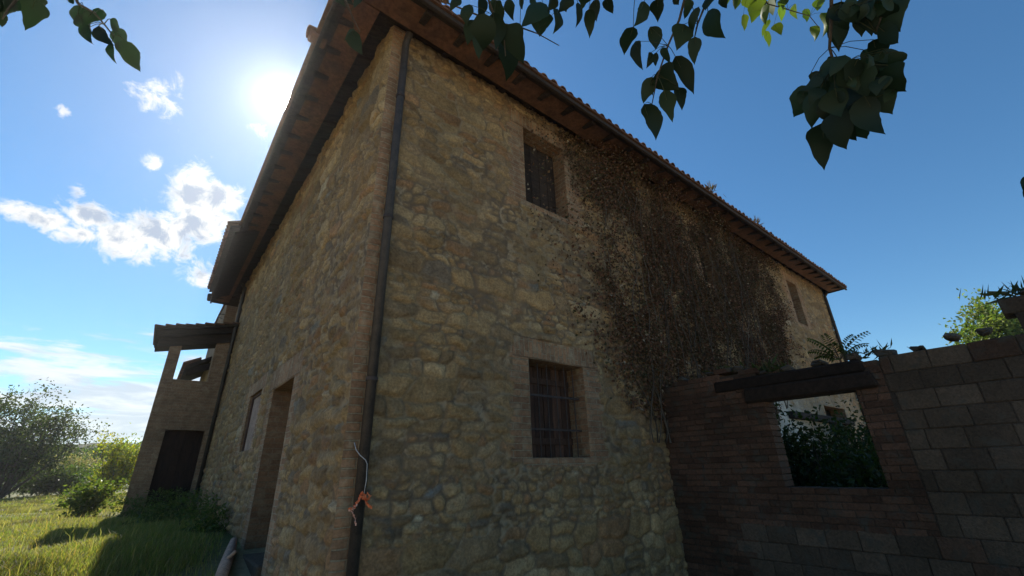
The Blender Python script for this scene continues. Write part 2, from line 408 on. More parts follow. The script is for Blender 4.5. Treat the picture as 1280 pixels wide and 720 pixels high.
# ------------------------------------------------------------------ rubble walls as real relief
STONES = [(a_ * .98, b_ * .915, c_ * .86) for (a_, b_, c_) in [(.36, .27, .155), (.31, .23, .13), (.39, .31, .19), (.29, .22, .14), (.34, .25, .14), (.26, .195, .12), (.36, .285, .18), (.33, .215, .125)]]
def tilt(rg): return rg.normal() * .22
def rubble(us, zs, seed, odd=()):
    """stone relief (0..1), joint mask and stone colour on a grid"""
    rg = np.random.default_rng(seed)
    U, Zz = np.meshgrid(us, zs, indexing='ij')
    wu = U + .055 * (fbm(U * 6, Zz * 6, seed + 1, 4) - .5) * 2; wz = Zz + .06 * (fbm(U * 4 + 50, Zz * 4, seed + 2, 4) - .5) * 2
    F1 = np.full(U.shape, 9.); F2 = np.full(U.shape, 9.); ID = np.zeros(U.shape, int); cols = []; bulge = []
    z = zs[0] - .2
    k = 0
    while z < zs[-1] + .2:
        rh = rg.choice([.06, .09, .13, .18, .25], p=[.20, .28, .26, .16, .10]); u = us[0] - .3
        while u < us[-1] + .3:
            wd = rh * rg.uniform(.85, 2.8)
            if rg.random() < .16 and rh > .14:   # two thin stones in one course
                subs = [(u + wd / 2, z + rh * .27, wd, rh * .5), (u + wd / 2 + rg.uniform(-.03, .03), z + rh * .77, wd, rh * .5)]
            else: subs = [(u + wd / 2, z + rh / 2 + rg.uniform(-.025, .025), wd, rh)]
            for (cu, cz, w_, h_) in subs:
                i0, i1 = np.searchsorted(us, (cu - w_ - .15, cu + w_ + .15)); j0, j1 = np.searchsorted(zs, (cz - h_ - .15, cz + h_ + .15))
                if i1 > i0 and j1 > j0:
                    s_ = np.s_[i0:i1, j0:j1]
                    ta = tilt(rg); du_ = wu[s_] - cu; dz_ = wz[s_] - cz; du_, dz_ = du_ + ta * dz_, dz_ + ta * .6 * du_
                    d = ((np.abs(du_) / (w_ / 2)) ** 2.6 + (np.abs(dz_) / (h_ / 2)) ** 2.6) ** (1 / 2.6)
                    d = (d - 1) * min(w_, h_) / 2 + .5
                    f1, f2, idd = F1[s_], F2[s_], ID[s_]
                    n = d < f1
                    F2[s_] = np.where(n, f1, np.minimum(f2, d)); F1[s_] = np.where(n, d, f1); ID[s_] = np.where(n, k, idd)
                b_ = np.array(STONES[rg.integers(len(STONES))]) * rg.uniform(.80, 1.13)
                if rg.random() < .015: b_ = np.array((.22, .20, .17))
                if rg.random() < .006: b_ = np.array((.42, .35, .25))
                if rg.random() < .03: b_ = np.array((.19, .15, .11))
                for (ou, oz, oc) in odd:
                    if abs(ou - cu) < w_ / 2 and abs(oz - cz) < h_ / 2: b_ = np.array(oc)
                cols.append(b_); bulge.append(rg.uniform(.35, 1.)); k += 1
            u += wd
        z += rh
    edge = F2 - F1
    cols = np.array(cols); bulge = np.array(bulge)
    lvl = sstep(.0, .035, edge) * (.45 + .55 * sstep(.0, .09, edge))
    smear = sstep(.42, .62, fbm(U * 1.1 + 7, Zz * 1.1, seed + 5, 4))      # pointing that covers the stones here and there
    smear = smear * sstep(.5, 2.8, Zz + 1.2 * (fbm(U * .8, Zz * .8, seed + 12, 3) - .5))
    rel = lvl * bulge[ID] * (1 - .5 * smear) + .9 * (fbm(U * 8, Zz * 8, seed + 6, 4) - .5)
    joint = (1 - sstep(.006, .026 + .05 * smear, edge)) * (.45 + .55 * sstep(.35, .6, fbm(U * 2.2, Zz * 2.2, seed + 8, 3)))
    return U, Zz, rel, joint, cols[ID]
def breaks(lo, hi, step_at, marks):
    pts = sorted(set([lo, hi] + [m for m in marks if lo < m < hi])); out = []
    for a, b in zip(pts[:-1], pts[1:]):
        n = max(1, int(round((b - a) / step_at((a + b) / 2)))); out += list(np.linspace(a, b, n, endpoint=False))
    return np.array(out + [hi])
def facade(name, parent, us, zs, holes, brick, soldier, plaster, place, seed, depth=.03, odd=()):
    U, Zz, rel, joint, col = rubble(us, zs, seed, odd)
    bm = np.zeros(U.shape)
    wob = .05 * (fbm(U * 7, Zz * 7, seed + 30, 2) - .5)
    for (a, b, c_, d_) in brick + soldier:
        # ragged toothing of the brick into the rubble, one course at a time
        tooth = .06 * (np.floor(Zz / .15) % 2) + wob
        inside = np.minimum(np.minimum(U - a + tooth, b + tooth - U), np.minimum(Zz - c_, d_ - Zz))
        bm = np.maximum(bm, sstep(-.012, .012, inside))
    pm = np.zeros(U.shape)
    if plaster is not None: pm = plaster(U, Zz)
    off = depth * rel * (1 - bm) + bm * (.012 + .006 * (fbm(U * 8, Zz * 13, seed + 31, 2) - .5))
    off = off + .03 * (fbm(U * .6, Zz * .6, seed + 33, 2) - .5)
    off = off * (1 - .7 * pm)
    off = off * sstep(0, .05, U)
    for (a, b, c_, d_) in holes:
        e = np.maximum(np.maximum(a - U, U - b), np.maximum(c_ - Zz, Zz - d_)); off = np.where(e < .004, .006, off)
    v = place(U, Zz, off).reshape(-1, 3)
    uv = np.stack([U, Zz], -1).reshape(-1, 2)
    sw = np.zeros(U.shape, bool)
    for (a, b, c_, d_) in soldier: sw |= (U > a - .03) & (U < b + .03) & (Zz > c_) & (Zz < d_)
    sw = sw.ravel(); uv[sw] = uv[sw][:, ::-1] + (.135, 0)
    f = gridfaces(len(us), len(zs))
    cu = (us[:-1] + us[1:]) / 2; cz = (zs[:-1] + zs[1:]) / 2; CU, CZ = np.meshgrid(cu, cz, indexing='ij')
    keep = np.ones(CU.shape, bool)
    for (a, b, c_, d_) in holes: keep &= ~((CU > a) & (CU < b) & (CZ > c_) & (CZ < d_))
    f = f[keep.ravel()]
    return mesh(name, v, f, MASON, parent, {'tone': col.reshape(-1, 3), 'mask': np.stack([bm, pm, joint], -1).reshape(-1, 3)}, uv, smooth=True)

house = empty('farmhouse', (0, 0, .1), 'abandoned two-storey rubble stone farmhouse with deep tiled eaves filling the view', 'farmhouse')
ZT = 7.16
FRONT_W = {'lower': (2.16, 3.15, 1.71, 2.87), 'upper': (2.24, 3.14, 5.25, 6.66), 'ivy': (7.35, 8.15, 5.25, 6.55), 'far': (12.6, 13.35, 5.3, 6.66), 'low_far': (12.6, 14.3, 2.03, 2.95)}
holes = list(FRONT_W.values())
brick = [(-.05, .15, -1, 8)]
soldier = []
for k in ('lower', 'upper', 'ivy', 'far'):
    a, b, c_, d_ = FRONT_W[k]
    brick += [(a - .26, a, c_ - .04, d_ + .02), (b, b + .28, c_ - .04, d_ + .02), (a - .1, b + .1, c_ - .1, c_)]
    soldier.append((a - .24, b + .24, d_, d_ + .27))
marks_u = [m for h in holes for m in h[:2]]; marks_z = [m for h in holes for m in h[2:]]
us = breaks(0, 15.95, lambda u: .018 if u < 6 else .04, marks_u); zs = breaks(-.3, ZT, lambda z: .018, marks_z)
odd = [(.98, 1.46, (.20, .20, .195)), (.74, 1.21, (.52, .47, .36)), (.45, 1.12, (.14, .11, .08)), (.60, 1.12, (.14, .11, .08))]
facade('front_wall', house, us, zs, holes, brick, soldier,
       lambda U, Zz: sstep(8.3, 9.2, U) * (1 - sstep(3.0, 3.6, Zz)) * (.25 + .75 * (1 - sstep(10.0, 11.2, U))) , lambda U, Zz, o: np.stack([U, -o, Zz], -1), 101, .048, odd)
# long west side
SIDE_W = {'door': (2.22, 3.45, .3, 2.80), 'blocked': (4.45, 5.55, 2.0, 2.98)}
holes2 = list(SIDE_W.values())
us2 = breaks(0, 12.0, lambda u: .02 if u < 6 else .035, [m for h in holes2 for m in h[:2]]); zs2 = breaks(-.3, ZT, lambda z: .022, [m for h in holes2 for m in h[2:]])
brick2 = [(1.98, 2.22, 0, 2.8), (3.45, 3.66, 0, 2.8), (4.25, 4.45, 1.95, 2.98), (5.55, 5.75, 1.95, 2.98)]
soldier2 = [(1.95, 3.7, 2.80, 3.12), (4.2, 5.85, 2.98, 3.22)]
facade('side_wall', house, us2, zs2, holes2, brick2, soldier2, None, lambda U, Zz, o: np.stack([-o, U, Zz], -1), 202, .055)
# plain remaining sides (north-east end and back)
m_ = MB(); m_.box((15.65, .3, -.3), (15.947, 11.7, ZT)); m_.build('end_wall', simple('rear_rubble', (.30, .24, .16), (.2, .16, .11), 2.5, .95, .8, .03), house)
m_ = MB(); m_.box((.003, 11.7, -.3), (15.947, 11.997, ZT)); m_.build('back_wall', simple('rear_rubble', (.30, .24, .16), (.2, .16, .11), 2.5, .95, .8, .03), house)

def opening_front(name, w, depth, parent, label=None):
    a, b, c_, d_ = w; mb = MB(); e = .004
    mb.box((a - .1, -e + .001, c_), (a, depth, d_)); mb.box((b, -e + .001, c_), (b + .1, depth, d_))
    mb.box((a - .1, -e + .001, d_), (b + .1, depth, d_ + .1)); mb.box((a - .1, -e + .001, c_ - .1), (b + .1, depth, c_))
    v = np.concatenate(mb.v); q = np.concatenate(mb.q)
    o = mesh(name, v, q, MASON, parent, {'tone': np.tile((.33, .265, .17), (len(v), 1)), 'mask': np.tile((1., 0, 0), (len(v), 1))})
    if label: o['label'] = label
    return o
def planks(name, x0, x1, z0, z1, y, mat, parent, n, rails=()):
    mb = MB(); w_ = (x1 - x0) / n
    for i in range(n):
        tn = RNG.uniform(.6, 1.15); mb.box((x0 + i * w_ + .003, y - .012 + RNG.uniform(-.004, .004), z0 + .004), (x0 + (i + 1) * w_ - .003, y + .02, z1 - .004), (tn, tn * .97, tn * .95), .004)
    for r_ in rails: mb.box((x0 + .01, y - .035, r_ - .04), (x1 - .01, y - .014, r_ + .04), (.8, .8, .8), .004)
    return mb.build(name, mat, parent)
# lower barred window
a, b, c_, d_ = FRONT_W['lower']
w = opening_front('window', FRONT_W['lower'], .34, house, 'barred ground-floor window')
planks('shutter', a, b, c_, d_, .31, WOOD, w, 6, (c_ + .2, d_ - .2))
mb = MB()
for i in range(6): x = a + .09 + i * (b - a - .18) / 5; mb.tube([(x, .12, c_), (x, .12, d_)], .0075, 6)
for z in (c_ + .33, c_ + .74): mb.box((a, .105, z - .012), (b, .117, z + .012))
mb.build('grille', IRON, w)
# upper window
w = opening_front('window', FRONT_W['upper'], .34, house, 'dark upper window above the barred one')
a, b, c_, d_ = FRONT_W['upper']; planks('shutter', a, b, c_, d_, .26, WOODH, w, 5)
w = opening_front('window', FRONT_W['ivy'], .34, house, 'upper window half lost in the dead creeper')
a, b, c_, d_ = FRONT_W['ivy']; planks('shutter', a, b, c_, d_, .3, DARK, w, 4)  # near-black boards: the room's darkness put into their colour
w = opening_front('window', FRONT_W['far'], .3, house, 'tall upper window at the far end with a grey shutter')
a, b, c_, d_ = FRONT_W['far']; planks('shutter', a, (a + b) / 2, c_, d_, .10, WOOD, w, 3); planks('shutter', (a + b) / 2, b, c_, d_, .22, simple('grey_shutter', (.22, .19, .16), (.13, .11, .09), 4, .9, .4, .005, stretch=(6, 6, 1)), w, 3)
w = opening_front('window', FRONT_W['low_far'], .4, house, 'black ground-floor opening at the far end')
a, b, c_, d_ = FRONT_W['low_far']; planks('shutter', a, b, c_, d_, .38, DARK, w, 5)  # boards coloured black to stand for the unlit room inside
mb = MB(); mb.box((10.0, -.13, 2.50), (14.4, .0, 2.66), (.9, .95, 1.1), .015, .006); mb.build('beam', WOODH, house)

# door and blocked window of the side
def opening_side(name, w, depth, parent, label=None, bottom=True):
    a, b, c_, d_ = w; mb = MB(); e = .003
    mb.box((-e, a - .1, c_), (depth, a, d_)); mb.box((-e, b, c_), (depth, b + .1, d_)); mb.box((-e, a - .1, d_), (depth, b + .1, d_ + .1))
    if bottom: mb.box((-e, a - .1, c_ - .1), (depth, b + .1, c_))
    v = np.concatenate(mb.v); q = np.concatenate(mb.q)
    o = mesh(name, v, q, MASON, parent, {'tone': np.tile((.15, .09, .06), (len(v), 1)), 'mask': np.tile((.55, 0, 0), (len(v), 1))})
    if label: o['label'] = label
    return o
w = opening_side('doorway', SIDE_W['door'], .6, house)
mb = MB(); a, b, c_, d_ = SIDE_W['door']
for i in range(6):
    y0 = a + i * (b - a) / 6; mb.box((.55, y0 + .004, c_), (.59, y0 + (b - a) / 6 - .004, d_), (.9, .88, .85), .004)
mb.build('door', WOOD, w)
mb = MB(); mb.box((-.06, a + .004, .35), (.545, b - .004, .665), (.15, .105, .07), .02, .006); mb.build('threshold', TUFF, w)
w = opening_side('blocked_window', SIDE_W['blocked'], .12, house)
a, b, c_, d_ = SIDE_W['blocked']
mb = MB(); mb.box((.055, a, c_), (.10, b, d_)); mb.build('infill', PINKP, w)
mb = MB(); mb.box((.03, b - .08, c_), (.053, b, d_)); mb.box((.035, a + .002, d_ - .05), (.053, b - .082, d_)); mb.build('frame', WOOD, w)

# ------------------------------------------------------------------ roof
ex0, ex1, ey0, ey1, ez = -.75, 16.2, -.66, 12.7, 6.97
SL = math.tan(math.radians(16.5))
def roof_sheet(dz, mat, name, parent):
    hw = (ey1 - ey0) / 2; rz = ez + hw * SL + dz; ym = (ey0 + ey1) / 2; r0 = ex0 + hw
    v = [(ex0, ey0, ez + dz), (ex1, ey0, ez + dz), (ex1, ey1, ez + dz), (ex0, ey1, ez + dz), (r0, ym, rz), (ex1, ym, rz)]
    return v
roof_v = roof_sheet(.02, None, None, None); top_v = roof_sheet(.075, None, None, None)
v = np.array(roof_v + top_v)
q = [(0, 1, 5, 4), (2, 3, 4, 5), (7, 6, 10, 11), (9, 8, 11, 10), (0, 6, 7, 1), (2, 8, 9, 3), (3, 9, 6, 0), ]
tr_ = [(3, 0, 4), (6, 9, 10), (1, 2, 5), (8, 7, 11)]
q2 = [(1, 7, 11, 5), (5, 11, 8, 2)]
roof = mesh('roof', v, [np.array(q + q2), np.array(tr_)], WOODH, house, {'tone': np.ones((12, 3))})
mb = MB()
def coppo(mb, p, d, up, ln=.46, r=.085, tone=1., seg=7, t=.014):
    """a curved roof tile: half pipe from p along d"""
    d = np.array(d, float); d /= np.linalg.norm(d); up = np.array(up, float); s_ = np.cross(d, up); s_ /= np.linalg.norm(s_); up = np.cross(s_, d)
    a = np.linspace(0, np.pi, seg); V = []
    for (k, rr) in ((0, r), (1, r * .82)):
        for off in (0, t):
            V.append(np.asarray(p) + d * ln * k + (np.cos(a)[:, None] * s_ + np.sin(a)[:, None] * up) * (rr - off))
    V = np.concatenate(V); q = []
    for j in range(seg - 1):
        q += [(j, j + 1, 2 * seg + j + 1, 2 * seg + j), (seg + j, 3 * seg + j, 3 * seg + j + 1, seg + j + 1), (j, seg + j, seg + j + 1, j + 1)]
    mb.add(V, q, (), (tone, tone * RNG.uniform(.9, 1.05), tone * RNG.uniform(.85, 1.05)))
x = ex0 + .06
while x < ex1:
    for row in range(3):
        p = (x + RNG.uniform(-.012, .012), ey0 - .02 + row * .4 + RNG.uniform(-.015, .015), ez + .055 + row * .4 * SL + RNG.uniform(0, .012))
        coppo(mb, p, (RNG.uniform(-.03, .03), 1, SL + .03), (0, -SL, 1), .47, .082, RNG.uniform(.55, 1.1))
    x += .19 + RNG.uniform(-.008, .008)
y = ey0 + .06
while y < ey1 - .1:
    for row in range(3):
        p = (ex0 + .0 + row * .4 + RNG.uniform(-.008, .008), y, ez + .05 + row * .4 * SL + RNG.uniform(0, .012))
        coppo(mb, p, (1, RNG.uniform(-.03, .03), SL + .03), (-SL, 0, 1), .47, .080, RNG.uniform(.55, 1.1))
    y += .205
# hip tiles
hw = (ey1 - ey0) / 2
for i in range(22):
    k = i * .36 - .05
    coppo(mb, (ex0 + k, ey0 + k, ez + .12 + k * SL), (1, 1, SL + .02), (-SL, -SL, 2), .55, .12, RNG.uniform(.6, 1.05))
# flat under-tiles fill the gaps between the covers
mb.box((ex0 - .06, ey0 - .035, ez + .062), (ex1 - .02, ey0 + .5, ez + .095), (.6, .55, .5)); mb.box((ex0 - .06, ey0 + .52, ez + .062), (ex0 + .5, ey1 - .02, ez + .096), (.6, .55, .5))
mb.build('tiles', TILE, roof)
ph = math.atan(SL)
x = .25
while x < 16.1:
    r_ = MB(); R = np.array([(1, 0, 0), (0, math.cos(ph), -math.sin(ph)), (0, math.sin(ph), math.cos(ph))])
    r_.box((-.045, -.72, -.06), (.045, .2, .06), (RNG.uniform(.7, 1.2),) * 3, .006, R=R)
    r_.v = [vv + (x, .13, ez - .055 + .79 * SL) for vv in r_.v]
    r_.build('rafter', WOODH, roof); x += .52
y = .25
while y < 12.3:
    r_ = MB(); R = np.array([(math.cos(ph), 0, -math.sin(ph)), (0, 1, 0), (math.sin(ph), 0, math.cos(ph))])
    r_.box((-.8, -.045, -.06), (.2, .045, .06), (RNG.uniform(.7, 1.2),) * 3, .006, R=R)
    r_.v = [vv + (.13, y, ez - .055 + .88 * SL) for vv in r_.v]
    r_.build('rafter', WOODH, roof); y += .52
mb = MB(); mb.box((ex0 + .01, ey0 - .015, ez - .03), (ex1 - .01, ey0 + .03, ez + .018), bev=.004); mb.box((ex0 - .015, ey0 + .032, ez - .03), (ex0 + .03, ey1 - .02, ez + .018), bev=.004)
mb.build('fascia', WOODH, roof)
mb = MB(); coppo(mb, (ex0 - .13, .73, ez + .10), (1, .1, SL), (-SL, 0, 1), .4, .1, .8); mb.box((ex0 - .12, .64, ez + .02), (ex0 + .1, .82, ez + .085), (.7, .6, .55), .02)
lt = mb.build('loose_tile', TILE, roof); lt['label'] = 'tile slipped out past the eave edge'

# downpipes
def downpipe(x, y, z0, z1, nx, ny, label):
    mb = MB(); mb.tube([(x, y, z0), (x, y, z1 - .3), (x, y, z1 - .12), (x + nx * .1, y + ny * .1, z1)], .047, 12)
    o = mb.build('downpipe', PIPE, house, True); o['label'] = label
    for z in np.arange(z0 + .6, z1 - .3, 1.75):
        c_ = MB(); c_.tube([(x, y, z - .018), (x, y, z + .018)], .055, 12); c_.box((min(x, x - nx * .1) - .008, min(y, y - ny * .1) - .008, z - .008), (max(x, x - nx * .1) + .008, max(y, y - ny * .1) + .008, z + .008)); c_.build('bracket', IRON, o)
downpipe(.160, -.075, .05, 6.95, 0, -1, 'dark downpipe beside the near brick corner')
downpipe(15.86, -.075, .05, 6.95, 0, -1, 'dark downpipe at the far end of the front')
downpipe(-.085, 10.3, .74, 6.95, -1, 0, 'dark downpipe beside the brick loggia')

# raised eave further along the side (a second, wider roof edge)
mb = MB()
sl2 = .62
def slab(mb, pts, th, col=(1, 1, 1)):
    p = np.array(pts, float); v = np.concatenate([p, p + (0, 0, th)])
    mb.add(v, [(0, 3, 2, 1), (4, 5, 6, 7), (0, 1, 5, 4), (1, 2, 6, 5), (2, 3, 7, 6), (3, 0, 4, 7)], (), col)
slab(mb, [(-.96, 6.7, 6.86), (-.90, 11.35, 6.86), (-.02, 11.35, 7.3), (-.02, 6.7, 7.3)], .09)
slab(mb, [(-.84, 6.75, 6.80), (-.78, 11.75, 6.80), (-.02, 11.75, 7.2), (-.02, 6.75, 7.2)], .055, (.7, .7, .7))
m2 = mb.build('eave', WOODH, house)
mb = MB(); y = 6.75
while y < 11.4:
    coppo(mb, (-1.0 + .012 * (y - 6.7), y, 6.98), (1, RNG.uniform(-.03, .03), .5), (-.5, 0, 1), .47, .092, RNG.uniform(.55, 1.1)); y += .2
mb.build('tiles', TILE, m2)
mb = MB(); mb.tube([(-.86, 11.4, 6.80), (-.84, 11.75, 6.76)], .06, 8); mb.build('gutter_end', PIPE, m2)

# ------------------------------------------------------------------ brick loggia at the end of the side
def brickmesh(mb, name, parent, tone=(.27, .19, .145), mask=(.5, 0, 0)):
    v = np.concatenate(mb.v); q = [np.concatenate(mb.q)] + ([np.concatenate(mb.t)] if mb.t else [])
    return mesh(name, v, q, MASON, parent, {'tone': np.tile(tone, (len(v), 1)), 'mask': np.tile(mask, (len(v), 1))})
logg = empty('loggia', (-.75, 10.6, .75), 'brick porch with a dark doorway below and an open roofed loggia above', 'porch')
LX0, LX1, LY0, LY1 = -1.45, -.03, 10.6, 12.2
mb = MB()
mb.box((LX0, LY0, .5), (-1.05, LY0 + .28, 2.75)); mb.box((-.2, LY0, .5), (LX1, LY0 + .28, 2.75)); mb.box((LX0, LY0, 2.752), (LX1, LY0 + .28, 4.04))
mb.box((LX0, LY0 + .282, .5), (LX0 + .25, LY1, 4.04)); mb.box((LX0 + .252, LY1 - .2, .5), (LX1, LY1, 4.04))
brickmesh(mb, 'wall', logg)
mb = MB(); mb.box((LX0 + .252, LY0 + .282, 3.0), (LX1, LY1 - .202, 3.15), (.2, .17, .14)); mb.build('floor_slab', TUFF, logg)
mb = MB(); mb.box((-1.05, LY0 + .2, .6), (-.62, LY0 + .24, 2.75), (.5, .5, .5), .005); mb.box((-.618, LY0 + .2, .6), (-.2, LY0 + .24, 2.75), (.42, .42, .42), .005); mb.build('door', WOOD, logg)
mb = MB(); mb.box((LX0, LY0 + .002, 4.042), (LX0 + .26, LY0 + .26, 5.0)); brickmesh(mb, 'post', logg)
mb = MB(); mb.box((-.42, LY0 + .002, 4.042), (LX1, LY0 + .26, 5.35)); brickmesh(mb, 'post', logg)
lroof = None
mb = MB()
slab(mb, [(-1.85, 10.2, 5.22), (-1.83, 12.5, 5.22), (-.03, 12.5, 5.62), (-.03, 10.2, 5.62)], .07, (.9, .9, .9))
slab(mb, [(-1.80, 10.34, 5.08), (-1.79, 12.4, 5.08), (-.03, 12.4, 5.47), (-.03, 10.34, 5.47)], .139, (.65, .65, .65))
slab(mb, [(-1.72, 10.55, 4.83), (-1.72, 10.8, 4.83), (-.03, 10.8, 5.22), (-.03, 10.55, 5.22)], .249, (.85, .85, .85))
lroof = mb.build('roof', WOODH, logg)
mb = MB()
for i in range(9):
    x = -1.88 + i * .21; zz = 5.30 + i * .21 * .222
    mb.box((x, 10.14, zz), (x + .235, 12.5, zz + .03 + .006 * (i % 3)), (RNG.uniform(.6, 1),) * 3, .012, .006)
mb.build('tiles', TILE, lroof)
# low tiled wing beyond the loggia
wing = empty('farm_wing', (1.5, 15, .75), 'lower far wing of the farmhouse seen through and above the loggia', 'farm wing')
mb = MB(); mb.box((-.26, 12.9, .5), (3.5, 17.5, 7.35)); brickmesh(mb, 'wall', wing, (.34, .27, .18), (.55, 0, .35))
mb = MB(); slab(mb, [(-.92, 13.9, 4.95), (-.9, 17.4, 4.95), (-.262, 17.4, 5.35), (-.262, 13.9, 5.35)], .12)
slab(mb, [(-.86, 13.86, 4.72), (-.86, 13.98, 4.72), (-.262, 13.98, 5.0), (-.262, 13.86, 5.0)], .225, (.7, .7, .7))
wr = mb.build('roof', WOODH, wing)
mb = MB()
for i in range(18): coppo(mb, (-.97, 13.9 + i * .2, 5.09), (1, 0, .55), (-.55, 0, 1), .5, .095, RNG.uniform(.6, 1.05))
mb.build('tiles', TILE, wr)
mb = MB(); slab(mb, [(-.30, 12.8, 7.36), (-.30, 17.6, 7.36), (3.6, 17.6, 7.9), (3.6, 12.8, 7.9)], .1); mb.build('roof', TILE, wing)
mb = MB(); mb.tube([(-.26, 13.0, 6.75), (-.42, 12.98, 6.72), (-.44, 12.98, 6.62), (-.30, 12.98, 6.58)], .014, 6); mb.build('iron_bracket', IRON, wing)

# ------------------------------------------------------------------ ruined block wall on the right
ruin = empty('ruined_wall', (5.0, -2.5, .1), 'dark ruined block wall with a ragged top and an empty window opening', 'ruined wall')
RX = 4.90; OP = (-2.56, -1.56, 1.30, 2.33)
def topz(y):
    if y < -3.98: return 3.04
    if y < -3.36: return 2.76
    if y < -2.9: return 2.70
    if y < -1.55: return 2.72
    return 2.82
mb = MB(); rgr = np.random.default_rng(5)
def bcol(br):
    if br: return np.array((.115, .064, .042)) * rgr.uniform(.6, 1.2)
    return np.array((.105, .078, .056)) * rgr.uniform(.7, 1.25) * ((1.1, .9, .85) if rgr.random() < .1 else (1, 1, 1))
z = -.1; row = 0
while z < 3.05:
    rh = .197
    y = .12 - (row % 2) * .16
    yy = -7.2
    y = yy + (row % 2) * .16
    while y < -1.0:
        wd = .315 + rgr.uniform(-.02, .02); y1 = y + wd
        mid = (y + y1) / 2; zt = topz(mid) + rgr.uniform(-.03, .03)
        inop = False
        if z > .86: y1c = min(y1, -2.86)
        elif z > .66: y1c = y1
        else: y1c = y1
        nearop = y1c - y < .06
        if z + rh * .72 < zt and not inop and not nearop:
            cz = min(z + rh, max(zt, z + .07))
            mb.box((RX + rgr.uniform(-.006, .004), y + .003, z + .003), (RX + .29, y1c - .003, cz - .003), bcol(False), .008, .003)
        y = y1
    z += rh; row += 1
# brickwork left of and around the opening
z = -.1; row = 0
while z < 2.84:
    rh = .074; y = -2.86 - (row % 2) * .13
    while y < .02:
        wd = .255 + rgr.uniform(-.02, .02); y1 = min(y + wd, .03); mid = (y + y1) / 2
        inz = OP[2] < z + .03 < OP[3]
        if inz and y > OP[0] - .03 and y1 < OP[1] + .03:
            y = y1; continue
        if OP[0] - .12 < mid < OP[1] + .12 and OP[3] - .01 < z + .03 < OP[3] + .34:
            y = y1; continue
        if z < .80 and mid < -1.0: y = y1; continue
        a, b = max(y, -2.855), y1
        if inz and y < OP[1] < y1: a = OP[1]
        if inz and a < OP[0] < y1: b = OP[0]
        if z + rh < topz(mid) + rgr.uniform(-.09, .05) and b - a > .03:
            mb.box((RX + rgr.uniform(-.004, .005), a + .003, z + .003), (RX + .285, b - .003, z + rh - .003), bcol(True), .006, .003)
        y = y1
    z += rh; row += 1
mb.build('masonry', TUFF, ruin)
mb = MB()  # mortar bed behind the face
MB_C = (.06, .045, .034)
for (y0, y1, z0, z1) in ((-7.2, -3.99, -.2, 2.98), (-3.988, OP[0] - .03, -.2, 2.62), (OP[0] - .028, OP[1] + .03, -.2, OP[2] - .02), (OP[0] - .028, OP[1] + .03, OP[3] + .03, 2.64), (OP[1] + .032, .02, -.2, 2.74)):
    mb.box((RX + .010, y0, z0), (RX + .275, y1, z1), MB_C)
mb.build('mortar', TUFF, ruin)
mb = MB(); mb.box((RX - .05, OP[0] - .22, OP[3] + .004), (RX + .30, OP[1] + .24, OP[3] + .19), (.6, .55, .5), .025, .014); mb.build('lintel', WOODH, ruin)
mb = MB(); mb.box((RX - .03, OP[0] - .16, OP[3] + .20), (RX + .29, OP[1] + .62, OP[3] + .34), (.42, .4, .38), .025, .016); mb.build('lintel', WOODH, ruin)
# loose stones along the top
mb = MB()
for (y, s) in ((-2.92, .085), (-2.62, .06), (-2.25, .07), (-1.9, .06), (-1.3, .07), (-.9, .08), (-.4, .07), (-3.5, .06), (-3.2, .05), (-1.6, .05), (-3.75, .05), (-4.15, .06)):
    h_ = topz(y); mb.box((RX + .02, y - s, h_ - .03), (RX + .24, y + s, h_ + s * .45), np.array((.1, .088, .075)) * rgr.uniform(.6, 1.2), .02, .02)
mb.build('loose_stones', TUFF, ruin)

# ------------------------------------------------------------------ foliage builders
def leaf_quads(p, d, n, ln, wd, fold=.25):
    """folded diamond leaves: base p, direction d, normal n (all (k,3)), length and width arrays"""
    s_ = np.cross(d, n); s_ /= np.linalg.norm(s_, axis=1)[:, None] + 1e-9; n = np.cross(s_, d)
    ln = np.asarray(ln)[:, None]; wd = np.asarray(wd)[:, None]
    mid = p + d * ln * .42
    v = np.stack([p, mid + s_ * wd / 2 + n * wd * fold, p + d * ln, mid - s_ * wd / 2 + n * wd * fold], 1).reshape(-1, 3)
    k = np.arange(len(p))[:, None] * 4
    return v, np.concatenate([k + [[0, 1, 2]], k + [[0, 2, 3]]])
def rdir(n, up=0.):
    d = RNG.normal(size=(n, 3)); d[:, 2] += up; return d / np.linalg.norm(d, axis=1)[:, None]
def tones(n, base, var=.35, hue=.15, alt=None, palt=0.):
    b = np.tile(np.asarray(base, float), (n, 1))
    if alt is not None: m = RNG.random(n) < palt; b[m] = alt
    b *= RNG.uniform(1 - var, 1 + var, (n, 1)); b[:, 0] *= RNG.uniform(1 - hue, 1 + hue * 1.6, n); return np.clip(b, .005, .9)
def foliage(name, pts, size, base, parent, mat=LEAF, up=.3, alt=None, palt=0., asp=.55):
    n = len(pts); d = rdir(n, -.1); nn = rdir(n, up); ln = size * RNG.uniform(.6, 1.35, n)
    v, f = leaf_quads(pts, d, nn, ln, ln * asp)
    return mesh(name, v, f, mat, parent, {'tone': np.repeat(tones(n, base, alt=alt, palt=palt), 4, 0)})
